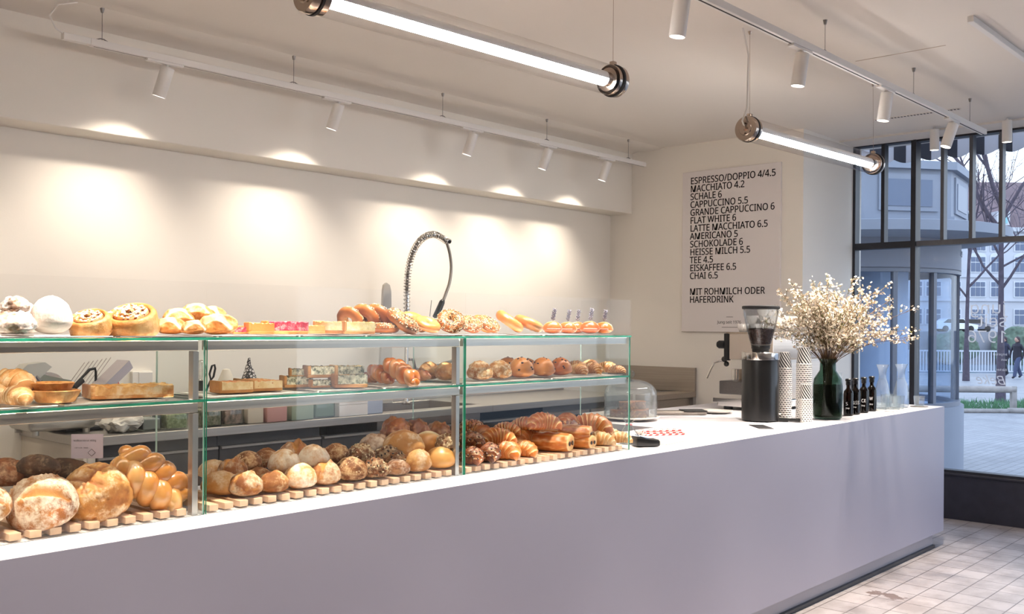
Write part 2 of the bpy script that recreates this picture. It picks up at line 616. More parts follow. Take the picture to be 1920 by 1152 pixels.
# ------------------------------------------------------------------ glass display cases
YG, YR = .1492, .42
ZM, ZTOP, ZGL = .321, .4936, .647
XJ = [.44, 1.46, 2.482, 3.493]
woodm = plain('beech_slat', '#dbb592', .55, var=.12, scale=30, bump=.1)
ledm = plain('led_strip', '#ffffff', .5, emit=(1, .88, .72, 1), es=LED)
guardg = pane('guard_glass', '#fefefe', .4)
pedge = plain('polished_glass_edge', '#b7cfc6', .15)
def glass_box(bm, x0, x1, y0, y1, z0, z1):
    vs = box(bm, x0, x1, y0, y1, z0, z1)
    d = (x1 - x0, y1 - y0, z1 - z0)
    ax = d.index(min(d))
    bm.faces.ensure_lookup_table()
    for f in bm.faces[-6:]:
        f.normal_update()
        f.material_index = 0 if abs(f.normal[ax]) > .9 else 1
labs = ['glass display case holding big bread loaves, its left end cut off',
        'middle glass display case filled with bread rolls',
        'glass display case full of croissants, beside the cake dome']
for k in range(3):
    x0, x1 = XJ[k], XJ[k + 1]
    t = thing('display_case', labs[k], 'display case', (x0, YG, 0), 0, 'glass display cases on the counter')
    L = x1 - x0
    g = [glass, gedge]
    gp = [glass, pedge]
    bm = nb(); glass_box(bm, .003, L - .003, 0, .006, .0, ZTOP); obj('front_pane', bm, g, t, smooth=False)
    bm = nb(); glass_box(bm, .002, L - (.0 if k == 2 else .002), -.002, .006, ZTOP + .007, ZGL); obj('sneeze_guard', bm, [guardg, guardg], t, smooth=False)
    for nm, z in (('glass_shelf', ZM - .007), ('top_glass_shelf', ZTOP - .007)):
        bm = nb(); glass_box(bm, .0, L, -.004 if z > .4 else .007, YR - YG, z, z + .007); obj(nm, bm, g, t, smooth=False)
    bm = nb(); glass_box(bm, L - .006, L, .007, YR - YG, .0, ZM - .008); glass_box(bm, L - .006, L, .007, YR - YG, ZM, ZTOP - .008)
    obj('end_pane', bm, gp, t, smooth=False)
    if k == 2:
        bm = nb(); glass_box(bm, L - .006, L, .007, YR - YG, ZTOP, ZGL); obj('guard_end_pane', bm, [guardg, guardg], t, smooth=False)
    hi = L - .03
    for nm, z in (('shelf_rail', ZM), ('top_shelf_rail', ZTOP)):
        bm = nb(); box(bm, .006, hi + (.018 if k == 2 else .012), .012, .036, z - .036, z - .0085, bev=.0012, seg=1)
        rl_ = obj(nm, bm, steel, t, smooth=False)
        bm = nb(); box(bm, .012, hi, .037, .044, z - .016, z - .010); obj('light_strip', bm, ledm, rl_, smooth=False)
    if k < 2:
        bm = nb(); box(bm, hi - .004, hi + .014, .012, .036, .0, ZM - .038, bev=.001, seg=1)
        box(bm, hi - .004, hi + .014, .012, .036, ZM, ZTOP - .038, bev=.001, seg=1)
        obj('post', bm, steelz, t, smooth=False)
    # the slatted rack
    r = nb()
    n = int((L - .03) / .0485)
    for i in range(n):
        xs = .018 + i * .0485
        box(r, xs, xs + .0285, .010, YR - YG - .01, .004, .022, bev=.001, seg=1)
    for y in (.05, .22): box(r, .02, L - .03, y, y + .02, .0, .005)
    tag(obj('slatted_rack', r, woodm, smooth=False, loc=(x0, YG, 0.0005)),
        ['wooden slatted rack under the large loaves', 'wooden slatted rack under the bread rolls', 'wooden slatted rack under the croissants'][k], 'rack', 'wooden racks in the display cases')
# ------------------------------------------------------------------ lamps
def spot_light(name, parent, loc, aim, power, size, blend, col, rad=.025):
    l = bpy.data.lights.new(name, 'SPOT')
    l.energy = power
    l.spot_size = math.radians(size)
    l.spot_blend = blend
    l.color = col
    l.shadow_soft_size = rad
    o = bpy.data.objects.new(name, l)
    COL.objects.link(o)
    o.parent = parent
    o.location = loc
    d = Vector(aim) - (parent.matrix_basis @ Vector(loc) if parent else Vector(loc))
    q = d.to_track_quat('-Z', 'Y')
    if parent: q = parent.matrix_basis.to_quaternion().inverted() @ q
    o.rotation_mode = 'QUATERNION'
    o.rotation_quaternion = q
    return o

lampface = plain('lamp_face', '#ffffff', .4, emit='#fff6e8', es=5)
def spot_head(name, label, x, y, z, dirv, power, size, blend, col, group, rail=True, adapter=True, face=True, along='x'):
    """cylindrical track spotlight; z is the underside of its track"""
    t = thing(name, label, 'spotlight', (x, y, z), 0, group)
    d = Vector(dirv).normalized()
    piv = Vector((0, 0, -.035))
    if adapter:
        bm = nb()
        if along == 'x': box(bm, -.115, .085, -.016, .016, -.012, 0, bev=.002, seg=1)
        else: box(bm, -.016, .016, -.1, .1, -.012, 0, bev=.002, seg=1)
        obj('adapter', bm, whitem, t, smooth=False)
    bm = nb(); cyl(bm, (0, 0, -.006), piv, .008, seg=12); obj('stem', bm, whitem, t)
    bm = nb()
    a = piv - d * .012
    X, Y, D = frame_of(d)
    prof = [(.0, 0), (.030, 0), (.0335, .004), (.0335, .154), (.0325, .156), (.030, .156), (.028, .148), (0, .147)]
    rings = []
    lathe(bm, prof, 28)
    R3 = Matrix((X, Y, D)).transposed()
    for v in bm.verts: v.co = R3 @ v.co + a
    obj('housing', bm, whitem, t)
    bm = nb(); cyl(bm, a + d * .1475, a + d * .1485, .0285, seg=24)
    obj('lamp_face', bm, lampface, t)
    spot_light('spot', t, a + d * .16, (t.location + a + d * 3), power, size, blend, col)
    return t

warm = (1.0, .88, .73)
warm2 = (1.0, .89, .75)
TZ = 1.86                                     # underside of the tracks
def track(name, label, x0, x1, y, rods, slot=True, cable=None, feed=None):
    t = thing(name, label, 'track', (x0, y, TZ), 0, 'ceiling tracks')
    L = x1 - x0
    bm = nb()
    box(bm, 0, L, -.019, .019, .0, .034, bev=.0015, seg=1)
    obj('rail', bm, whitem, t, smooth=False)
    bm = nb(); box(bm, .02, L - .005, -.004, .004, -.001, .002); obj('slot', bm, blackm if slot else plain('slot_grey', '#8d8780', .6), t, smooth=False)
    for rx in rods:
        bm = nb()
        cyl(bm, (rx - x0, 0, .03), (rx - x0, 0, CEIL - TZ), .0016, seg=8)
        cyl(bm, (rx - x0, 0, CEIL - TZ - .022), (rx - x0, 0, CEIL - TZ), .006, .011, seg=14)
        tube(bm, [(rx - x0 - .03, 0, .036), (rx - x0 - .008, 0, .045), (rx - x0 + .008, 0, .045), (rx - x0 + .03, 0, .036)], .003, 6)
        obj('hanger', bm, plain('hanger_metal', '#8f8a86', .35, metal=.8) if 'hanger_metal' not in MATS else MATS['hanger_metal'], t)
    return t

tk = track('light_track', 'long white spotlight track hung along the bulkhead of the back wall', 2.13, 6.79, 2.353, [2.19, 3.30, 4.47, 5.53, 6.56], slot=False)
bm = nb(); box(bm, -.13, .0, -.017, .017, .002, .034, bev=.002, seg=1); obj('feed_box', bm, whitem, tk, smooth=False)
bm = nb(); tube(bm, [(-.125, .0, .030), (-.16, 0, .045), (-.19, .0, .10), (-.15, 0, .16), (-.06, 0, .194)], .004, 8); obj('supply_cable', bm, whitem, tk)
lab = ['first spotlight on the back-wall track, counting from its cable end', 'second spotlight on the back-wall track from its cable end',
       'third spotlight on the back-wall track, in its middle', 'next to last spotlight on the back-wall track, towards the menu wall', 'last spotlight on the back-wall track, by the menu wall']
for i, x in enumerate((2.53, 3.62, 4.76, 5.55, 6.28)):
    spot_head('track_spotlight', lab[i], x, 2.353, TZ, (-.17, .27, -.95), SPOT_W, 112, 1.0, warm, 'spotlights washing the back wall')
for x in (1.45, .3):
    spot_head('track_spotlight', 'spotlight at the unseen end of the back-wall track', x, 2.353, TZ, (-.17, .27, -.95), SPOT_W, 112, 1.0, warm, 'spotlights washing the back wall')
tk2 = track('light_track', 'white spotlight track with a black slot above the counter', -.8, 7.13, -.2, [3.0, 4.63, 5.82, 6.83])
lab = ['first spotlight of the counter track, cut by the top of the picture', 'second spotlight of the counter track, above the tube lamp cable',
       'third spotlight of the counter track, near the ceiling vent', 'last spotlight of the counter track, in front of the shop window']
for i, (x, d) in enumerate(((3.33, (-.05, .12, -1)), (4.38, (-.05, .12, -1)), (5.42, (-.06, .12, -1)), (6.5, (-.22, .25, -1)))):
    spot_head('track_spotlight', lab[i], x, -.2, TZ, d, COUNTER_W, 70, .6, warm2, 'spotlights of the counter track')
for x in (2.3, 1.35, .4, -.6):
    spot_head('track_spotlight', 'spotlight of the counter track above the picture edge', x, -.2, TZ, (-.05, .12, -1), COUNTER_W, 70, .6, warm2, 'spotlights of the counter track')
for i, (y, lb) in enumerate(((.29, 'small white ceiling spotlight hanging by the window post'), (-.215, 'small glowing ceiling spotlight close to the window, furthest along'))):
    spot_head('ceiling_spotlight', lb, 7.6, y, CEIL - .0, (0.02, 0, -1), 10, 60, .6, warm2, 'ceiling spotlights by the window', adapter=False)
bm = nb(); box(bm, 5.02, 7.4, -.775, -.745, CEIL - .03, CEIL, bev=.002, seg=1)
tag(obj('ceiling_track', bm, whitem, smooth=False), 'slim white track fixed flat on the ceiling near the corner', 'track', 'ceiling tracks')

# tube lamps
tubeglass = pane('tube_glass', '#fbfbfb', .7, rim='#f1eeed')
glow = plain('tube_light', '#ffffff', .5, emit=(1, .95, .92, 1), es=TUBE)
nickel = plain('nickel', '#b8a89b', .18, metal=1)
rubber = plain('black_rubber', '#141316', .6)
def tube_lamp(label, p0, p1, wires, cable, R=.061):
    t = thing('tube_lamp', label, 'lamp', p0, 0, 'hanging tube lamps')
    d = (Vector(p1) - Vector(p0))
    L = d.length
    X, Y, D = frame_of(d)
    R3 = Matrix((X, Y, D)).transposed()
    def add(nm, bm, m):
        for v in bm.verts: v.co = R3 @ v.co
        return obj(nm, bm, m, t)
    bm = nb(); lathe(bm, [(R, .02), (R, L - .02)], 40); add('glass_tube', bm, tubeglass)
    bm = nb(); lathe(bm, [(0, .085), (.030, .085), (.030, L - .10), (0, L - .10)], 32)
    for f_ in bm.faces: f_.material_index = 0 if f_.calc_center_median().y > .008 else 1      # the upper side is a closed white reflector
    add('light_tube', bm, [glow, MATS['reflector_white'] if 'reflector_white' in MATS else plain('reflector_white', '#f2f0ee', .5)])
    for e, s in ((0, 1), (L, -1)):
        bm = nb()
        lathe(bm, [(0, e), (R * .55, e), (R * .6, e + s * .004), (R * .98, e + s * .004), (R * 1.06, e + s * .012), (R * 1.06, e + s * .03), (R * 1.01, e + s * .034)], 40)
        c_ = add('end_cap', bm, nickel)
        bm = nb(); lathe(bm, [(R * 1.0, e + s * .034), (R * 1.10, e + s * .035), (R * 1.10, e + s * .044), (R * 1.0, e + s * .046)], 40)
        add('gasket', bm, rubber)
        bm = nb(); lathe(bm, [(R * 1.012, e + s * .046), (R * 1.03, e + s * .05), (R * 1.03, e + s * .068), (R * 1.0, e + s * .07)], 40)
        lathe(bm, [(R * .8, e + s * .03), (R * .8, e + s * .075), (.030, e + s * .075), (.026, e + s * .09)], 30)
        add('clamp_ring', bm, nickel)
        bm = nb(); cyl(bm, (0, 0, e + s * .001), (0, 0, e - s * .014), .012, seg=6); cyl(bm, (0, .026, e), (0, .026, e - s * .01), .005, seg=8); cyl(bm, (0, -.026, e), (0, -.026, e - s * .01), .005, seg=8)
        add('cable_gland', bm, nickel)
    for (f, m) in wires:
        p = d * f
        bm = nb()
        cyl(bm, p + Vector((0, 0, R)), (m[0] - p0[0], m[1] - p0[1], CEIL - p0[2]), .0012, seg=6)
        cyl(bm, (m[0] - p0[0], m[1] - p0[1], CEIL - p0[2] - .016), (m[0] - p0[0], m[1] - p0[1], CEIL - p0[2]), .005, .010, seg=12)
        for ss in (-.0,):
            box(bm, p.x - .012, p.x + .012, p.y - .012, p.y + .012, p.z + R * .98, p.z + R + .02, bev=.003, seg=1)
        obj('suspension_wire', bm, nickel, t)
    if cable:
        bm = nb(); tube(bm, [Vector(q) - Vector(p0) for q in cable], .0045, 8); obj('power_cable', bm, whitem, t)
    return t
tube_lamp('large glowing glass tube lamp hanging above the pastry cases', (1.79, .172, 1.55), (3.35, .12, 1.555),
          [(.03, (1.84, .172)), (.975, (3.31, .121))], [(1.79, .172, 1.55), (1.765, .172, 1.58), (1.82, .172, 1.66), (1.83, .172, 1.93), (1.77, .172, CEIL)])
tube_lamp('smaller glass tube lamp hanging in front of the menu board', (4.50, .165, 1.547), (6.06, .115, 1.552),
          [(.03, (4.557, .172)), (.975, (6.03, .125))], [(4.50, .165, 1.55), (4.475, .166, 1.58), (4.53, .17, 1.66), (4.54, .17, 1.93), (4.48, .17, CEIL)])
# ------------------------------------------------------------------ baked goods: one prototype of every kind
PROTO = {}
USED = set()

def from_arrays(name, V, F, mat, mask=None, parent=None, fmi=None):
    me = bpy.data.meshes.new(name)
    me.from_pydata([tuple(v) for v in V], [], [tuple(f) for f in F])
    me.polygons.foreach_set('use_smooth', [True] * len(me.polygons))
    if fmi is not None: me.polygons.foreach_set('material_index', fmi)
    if mask is not None:
        a = me.attributes.new('mask', 'FLOAT', 'POINT')
        a.data.foreach_set('value', [float(x) for x in mask])
    bm = nb(); bm.from_mesh(me)
    bmesh.ops.recalc_face_normals(bm, faces=bm.faces)
    bm.to_mesh(me); bm.free()
    me.update()
    return link(name, me, mat, parent)

_ico = {}
def ico(sub):
    if sub not in _ico:
        bm = nb(); bmesh.ops.create_icosphere(bm, subdivisions=sub, radius=1)
        bm.verts.ensure_lookup_table()
        _ico[sub] = (np.array([v.co[:] for v in bm.verts]), [[v.index for v in f.verts] for f in bm.faces])
        bm.free()
    return _ico[sub]

def loaf(name, mat, rx, ry, rz, seed, slashes=(), amp=.05, freq=2.2, sub=4, flat=.35, sq=1.0, crack=0, parent=None):
    """domed loaf, base at z = 0; slashes = (x0,y0,x1,y1,width,depth) in unit-circle coordinates on the top"""
    V, F = ico(sub)
    out, mask = [], []
    for v in V:
        x, y, z = v
        n = fb(x * freq + seed * 7.1, y * freq + seed * 3.7, z * freq + seed, 4)
        r = 1 + amp * n + .016 * fb(x * 9 + seed, y * 9, z * 9, 3)
        m, dz = 0.0, 0.0
        if crack:
            c_ = noise.noise(Vector((x * 3.1 + seed, y * 3.1 - seed, z * 3.1)))
            e = math.exp(-(c_ / .07) ** 2)
            r -= crack * e
            m = max(m, e * .75)
        if z > -.1:
            for (x0, y0, x1, y1, wd, dp) in slashes:
                dx, dy = x1 - x0, y1 - y0
                L2 = dx * dx + dy * dy
                tt = max(0, min(1, ((x - x0) * dx + (y - y0) * dy) / L2))
                px, py = x0 + dx * tt, y0 + dy * tt
                d = math.hypot(x - px, y - py) / (wd * (1 - .6 * abs(2 * tt - 1) ** 2))
                e = math.exp(-d * d)
                sd = ((x - px) * dy - (y - py) * dx)
                dz += -dp * e * (1 + .4 * fb(x * 9 + seed, y * 9, 0, 2)) + dp * 1.1 * math.exp(-((d - 1.35) / .45) ** 2) * (1 if sd > 0 else .15)
                m = max(m, math.exp(-(d * .85) ** 4))
        k = (abs(x) ** 2.6 + abs(y) ** 2.6) ** (1 / 2.6) / max(1e-6, math.hypot(x, y)) if sq != 1.0 else 1
        k = 1 / (1 + (1 / max(k, 1e-6) - 1) * (sq - 1)) if sq != 1.0 else 1
        zz = z * r + dz
        zz = zz * rz if zz > 0 else zz * rz * flat
        out.append((x * r * rx / k, y * r * ry / k, zz + rz * flat))
        mask.append(m)
    return from_arrays(name, out, F, mat, mask, parent)

def sweep(path, rad, seg, fn=None, flatz=1.0):
    """tube along a path; fn(i, k, phi) -> (radius factor, mask)"""
    P = [Vector(p) for p in path]
    n = len(P)
    V, M_, F = [], [], []
    x = None
    for i in range(n):
        t = (P[min(i + 1, n - 1)] - P[max(i - 1, 0)]).normalized()
        if x is None:
            x = t.cross(Vector((0, 0, 1)))
            x = x.normalized() if x.length > 1e-4 else Vector((1, 0, 0))
        x = (x - t * x.dot(t)).normalized()
        y = x.cross(t)
        for k in range(seg):
            ph = 2 * PI * k / seg
            f, m = fn(i / (n - 1), k, ph) if fn else (1, 0)
            q = (x * math.cos(ph) + y * math.sin(ph) * flatz) * rad[i] * f
            V.append(P[i] + q); M_.append(m)
    for i in range(n - 1):
        for k in range(seg):
            l = (k + 1) % seg
            F.append((i * seg + k, i * seg + l, (i + 1) * seg + l, (i + 1) * seg + k))
    a, b = len(V), len(V) + 1
    V += [P[0], P[-1]]; M_ += [0, 0]
    for k in range(seg):
        l = (k + 1) % seg
        F.append((a, l, k)); F.append((b, (n - 1) * seg + k, (n - 1) * seg + l))
    return V, M_, F

def croissant(name, mat, L, R, bend, seed, bands=4.5, skew=.55, parent=None, amp=.03):
    n, seg = 84, 26
    rnd = random.Random(seed)
    path, rad = [], []
    rc = L / (2 * math.sin(bend / 2)) if bend > .01 else 1e9
    for i in range(n):
        u = 2 * i / (n - 1) - 1
        if bend > .01:
            a = u * bend / 2
            p = (rc * math.sin(a), rc * math.cos(a) - rc, 0)
        else:
            p = (u * L / 2, 0, 0)
        r = R * (max(0, 1 - abs(u) ** 2.2) ** .75 * .80 + .22 * max(0, 1 - abs(u) ** 9) ** .5)
        path.append((p[0], p[1], r * .82)); rad.append(max(r, .0015))
    def fn(t, k, ph):
        u = 2 * t - 1
        b = abs(u) * bands + skew * math.sin(ph + seed) * .6 + .15 * noise.noise(Vector((u * 3, ph, seed)))
        fr = b - math.floor(b)
        st = 1.07 - .15 * fr + .05 * math.exp(-(fr / .12) ** 2)
        m = math.exp(-((fr - .90) / .13) ** 2) + .35 * math.exp(-((fr - .62) / .05) ** 2)
        return st * (1 + amp * fb(u * 5 + seed, math.cos(ph) * 2, math.sin(ph) * 2, 3)), min(1, m)
    V, M_, F = sweep(path, rad, seg, fn, .88)
    V = [Vector((v.x, v.y, max(v.z, .0015 + .001 * math.sin(v.x * 90)))) for v in V]
    zmin = min(v.z for v in V)
    V = [Vector((v.x, v.y, v.z - zmin)) for v in V]
    return from_arrays(name, V, F, mat, M_, parent)

def seeds_on(host, mat, n, size, seed, zmin=.4, name='seed_topping', flat=.45, cols=1):
    """a sprinkle of seeds over the upper side of a pastry: nobody could count it"""
    rnd = random.Random(seed)
    me = host.data
    zs = [v.co.z for v in me.vertices]
    lo, hi = min(zs), max(zs)
    polys = [p for p in me.polygons if p.center.z > lo + (hi - lo) * zmin and p.normal.z > -.1]
    wts = [p.area for p in polys]
    bm = nb()
    for p in rnd.choices(polys, wts, k=n):
        c_ = p.center + Vector((rnd.uniform(-1, 1), rnd.uniform(-1, 1), rnd.uniform(-1, 1))) * .001
        x, y, d = frame_of(p.normal)
        a = rnd.uniform(0, PI)
        x2 = x * math.cos(a) + y * math.sin(a)
        y2 = d.cross(x2)
        s = size * rnd.uniform(.7, 1.25)
        R3 = Matrix((x2, y2, d)).transposed()
        octa(bm, c_ + d * s * .15, s * 1.1, (1, .65, flat), R3, mi=rnd.randrange(cols))
    o = obj(name, bm, mat, host)
    o['kind'] = 'stuff'
    return o

# materials of the crusts
TONE[0] = (.90, .80, .68)
m_flour = crust('floured_crust', '#8a4f2a', '#c08249', '#d9a76f', flour='#f1e0cb', amt=.55, fsc=30, mask='#c98a4e', rough=.8, scale=10)
m_rustic = crust('rustic_crust', '#b97238', '#e0a862', '#f2d09a', flour='#f8e8d0', amt=.28, fsc=18, mask='#a9622c', rough=.6, scale=9)
m_brown = crust('brown_crust', '#4f2a18', '#7e4a2b', '#a56a40', flour='#c9a583', amt=.22, fsc=16, mask='#5a3019', rough=.7, scale=12)
m_dark = crust('dark_crust', '#271610', '#3e2619', '#5d3d27', flour='#8c7358', amt=.25, fsc=30, mask='#513420', rough=.75, scale=14)
m_pale = crust('pale_crust', '#a96d34', '#d09a58', '#e9c48e', flour='#f3e0c4', amt=.34, fsc=20, mask='#b4743a', rough=.6, scale=11)
m_split = crust('split_crust', '#5d3018', '#9a5c2d', '#c38448', flour='#ecd5b6', amt=.38, fsc=22, mask='#c8873f', rough=.7, scale=12)
m_oat = crust('oat_crust', '#774421', '#ad713b', '#cf9a60', flour='#e6cda6', amt=.30, fsc=40, mask='#8a5128', rough=.75, scale=20)
m_white = crust('white_crust', '#cf9558', '#e3b782', '#f0d4ab', flour='#f9ecdc', amt=.62, fsc=24, mask='#c58f56', rough=.85, scale=12)
m_grain = crust('grain_crust', '#54301a', '#8a5426', '#b57a42', flour='#d9b98e', amt=.34, fsc=48, mask='#6b3a1c', rough=.7, scale=24, speck='#ecd5ad', spsc=120, spamt=.42)
m_nutr = crust('nut_crust', '#553019', '#8c552c', '#b98252', flour='#e7cfa8', amt=.40, fsc=60, mask='#47270f', rough=.7, scale=26, bump=.9)
m_gold = crust('golden_crust', '#d08a3c', '#e3a558', '#f0c583', mask='#f4dcae', rough=.36, scale=5, bump=.12, coat=.25)
m_zopf = crust('glazed_braid', '#c57a36', '#e09c52', '#f1bf7c', mask='#f0cd92', rough=.24, scale=6, bump=.06, coat=.6)
m_lauge = crust('lye_crust', '#a04c1c', '#c8702f', '#df9149', mask='#f0cf9f', rough=.26, scale=7, bump=.08, coat=.5)
m_cro = crust('croissant_crust', '#9a4c1c', '#c8722f', '#e09548', mask='#f7cf92', rough=.38, scale=9, bump=.35, coat=.2)
m_crol = crust('light_croissant_crust', '#c08345', '#d9a366', '#ecc590', flour='#f5e2c6', amt=.25, fsc=9, mask='#f3dcb4', rough=.5, scale=9, bump=.35)
m_crod = crust('dark_croissant_crust', '#5a2a14', '#8a4824', '#ab6636', mask='#cf935a', rough=.4, scale=10, bump=.4, coat=.15)
m_crum = crust('crumble_crust', '#a8652f', '#cf955a', '#e3b983', flour='#f2dcb8', amt=.45, fsc=55, mask='#e8c590', rough=.75, scale=22, bump=1.0)
m_bun = crust('egg_bun_crust', '#bd6a2c', '#dd9450', '#efbb82', mask='#f0cfa0', rough=.4, scale=6, bump=.1, coat=.2)
m_bbun = crust('brown_bun_crust', '#9a5f35', '#c98d58', '#e4b784', flour='#ecd0a6', amt=.32, fsc=24, mask='#7a4526', rough=.6, scale=14)
m_bagel = crust('bagel_crust', '#b0682a', '#cf8c45', '#e5b373', mask='#e8bd80', rough=.36, scale=8, bump=.12, coat=.25)
m_bagd = crust('dark_bagel_crust', '#844516', '#aa6629', '#c98846', mask='#e8bd80', rough=.42, scale=8, bump=.2)
m_cin = crust('cinnamon_dough', '#b87434', '#dda662', '#f4d5a4', mask='#7a4020', rough=.5, scale=22, bump=.8, coat=.15)
TONE[0] = (1, 1, 1)
m_sugar = crust('sugar_powder', '#cdb9a2', '#e6dacd', '#f3ece5', flour='#f7f1ea', amt=.5, fsc=8, rough=.95, scale=6, bump=.4)
m_crink = crust('crinkled_sugar_dough', '#5c3a2a', '#b08c72', '#e6d8ca', flour='#f6f0ec', amt=.66, fsc=22, mask='#6f4427', rough=.85, scale=16, bump=.7)
TONE[0] = (.90, .80, .68)
m_puff = crust('puff_pastry', '#a8601f', '#d2914a', '#e9b878', flour='#f5dfb4', amt=.18, fsc=12, mask='#f6e2b4', rough=.5, scale=12, bump=.6)
m_short = crust('shortcrust', '#a96c2f', '#c98f4f', '#dcb078', mask='#b8803f', rough=.65, scale=10, bump=.3)
TONE[0] = (1, 1, 1)
m_seedw = plain('pale_seed', '#ecd9b5', .6)
m_seedb = plain('brown_seed', '#8f6238', .6)
m_seedg = plain('pumpkin_seed', '#6f7350', .55)
m_seedd = plain('dark_seed', '#3a2c24', .6)
m_choc = plain('chocolate', '#2d1711', .4)
m_chip = plain('chocolate_bits', '#5a3526', .5)
m_nutc = plain('nut_bits', '#d9b89a', .6)

def top(o, cat):
    PROTO[o.name] = (o, cat)
    return o

def reg(kind, o, cat):
    PROTO[kind] = (o, cat)

reg('flour_loaf', loaf('round_loaf', m_flour, .085, .085, .088, 1, [(-.80, .0, .25, .48, .17, .10), (-.25, -.62, .85, -.20, .16, .11)], amp=.035, sub=5, flat=.42), 'bread')
reg('crust_loaf', loaf('crusty_loaf', m_rustic, .092, .09, .098, 4, [(-.55, -.35, .5, -.55, .07, .05), (-.05, -.75, .35, .3, .07, .05), (-.6, .1, .3, -.05, .06, .04)], amp=.07, freq=1.9, sub=5, flat=.42, crack=.045), 'bread')
reg('brown_loaf', loaf('brown_loaf', m_brown, .10, .07, .075, 7, [(-.7, -.1, .7, .1, .16, .08)], amp=.07, sub=5, flat=.4, crack=.03), 'bread')
reg('dark_loaf', loaf('dark_loaf', m_dark, .10, .052, .062, 9, [(-.8, 0, .8, 0, .2, .06)], amp=.05, sub=4, flat=.4), 'bread')
reg('pale_roll', loaf('pale_roll', m_pale, .043, .034, .036, 11, [(-.6, -.2, .6, .15, .2, .08)], amp=.06, flat=.45), 'bread roll')
reg('split_roll', loaf('split_roll', m_split, .037, .034, .036, 13, [(-.7, -.3, .6, .35, .26, .16)], amp=.06, flat=.5, crack=.02), 'bread roll')
reg('oat_roll', loaf('oat_roll', m_oat, .037, .036, .033, 15, [(-.5, .3, .4, -.1, .2, .12)], amp=.09, flat=.5, crack=.03), 'bread roll')
reg('white_roll', loaf('white_roll', m_white, .036, .035, .036, 17, [(.3, -.6, .75, .3, .14, .08)], amp=.05, flat=.5), 'bread roll')
reg('grain_roll', loaf('grain_roll', m_grain, .037, .036, .036, 19, amp=.07, freq=3, flat=.5), 'bread roll')
reg('crackle_roll', loaf('crackle_roll', m_pale, .035, .034, .036, 23, amp=.04, flat=.5, crack=.035), 'bread roll')
reg('golden_roll', loaf('golden_roll', m_gold, .038, .033, .036, 25, [(-.8, .1, .8, .1, .32, .03)], amp=.02, freq=1.2, flat=.5), 'bread roll')
o = loaf('seeded_roll', m_nutr, .037, .034, .034, 27, amp=.12, freq=3.2, flat=.5); seeds_on(o, [m_seedw, m_seedb], 170, .0030, 3, .25, cols=2); reg('seed_roll', o, 'bread roll')
o = loaf('nutty_roll', m_nutr, .037, .032, .032, 29, amp=.16, freq=3.4, flat=.5, crack=.05); seeds_on(o, [m_seedb, m_seedd, m_seedw], 60, .0034, 5, .2, cols=3); reg('nut_roll', o, 'bread roll')
reg('floured_dark_roll', loaf('floured_dark_roll', crust('floured_dark_crust', '#5d3320', '#96613c', '#b98a62', flour='#e8d6c4', amt=.55, fsc=20, mask='#6e3d20', rough=.8, scale=14), .040, .034, .032, 31, [(-.8, -.2, .8, .1, .2, .1)], amp=.08, flat=.5, crack=.03), 'bread roll')
reg('rugged_roll', loaf('rugged_roll', m_crod, .042, .036, .042, 33, amp=.2, freq=3.0, flat=.5, crack=.08), 'bread roll')
reg('crumble_bun', loaf('crumble_bun', m_crum, .046, .042, .046, 35, amp=.09, freq=4, flat=.4), 'bun')
o = loaf('raisin_bun', m_bun, .042, .042, .046, 37, amp=.03, freq=1.6, flat=.4)
bm = nb()
rnd = random.Random(4)
for p in rnd.sample([p for p in o.data.polygons if p.center.z > .02], 11):
    ball(bm, p.center - p.normal * .001, .0042, 1, (1.2, .9, .8))
obj('raisins', bm, m_choc, o)['kind'] = 'stuff'; reg('raisin_bun', o, 'bun')
reg('brown_bun', loaf('brown_bun', m_bbun, .050, .044, .052, 39, amp=.05, flat=.4), 'bun')

reg('croissant', croissant('croissant', m_cro, .115, .033, 1.5, 1.0), 'croissant')
reg('croissant_b', croissant('croissant', m_cro, .12, .031, .9, 4.0, bands=5), 'croissant')
reg('light_croissant', croissant('light_croissant', m_crol, .125, .030, .7, 2.0, bands=4.5, skew=.3), 'croissant')
reg('big_croissant', croissant('butter_croissant', m_crol, .15, .044, 1.2, 6.0, bands=3.6, amp=.05), 'croissant')
reg('dark_croissant', croissant('dark_croissant', m_crod, .11, .033, 1.2, 7.0), 'croissant')
reg('mini_twist', croissant('small_twist_pastry', crust('twist_crust', '#8a4820', '#bb7639', '#dba060', mask='#f5dcae', rough=.4, scale=10, bump=.3, coat=.2), .095, .026, .5, 9.0, bands=5.5, skew=1.2), 'pastry')
o = croissant('nut_croissant', m_crod, .10, .034, .8, 8.0)
seeds_on(o, [m_chip, m_nutc, m_choc], 190, .0042, 9, .3, name='nut_topping', cols=3); reg('nut_croissant', o, 'croissant')

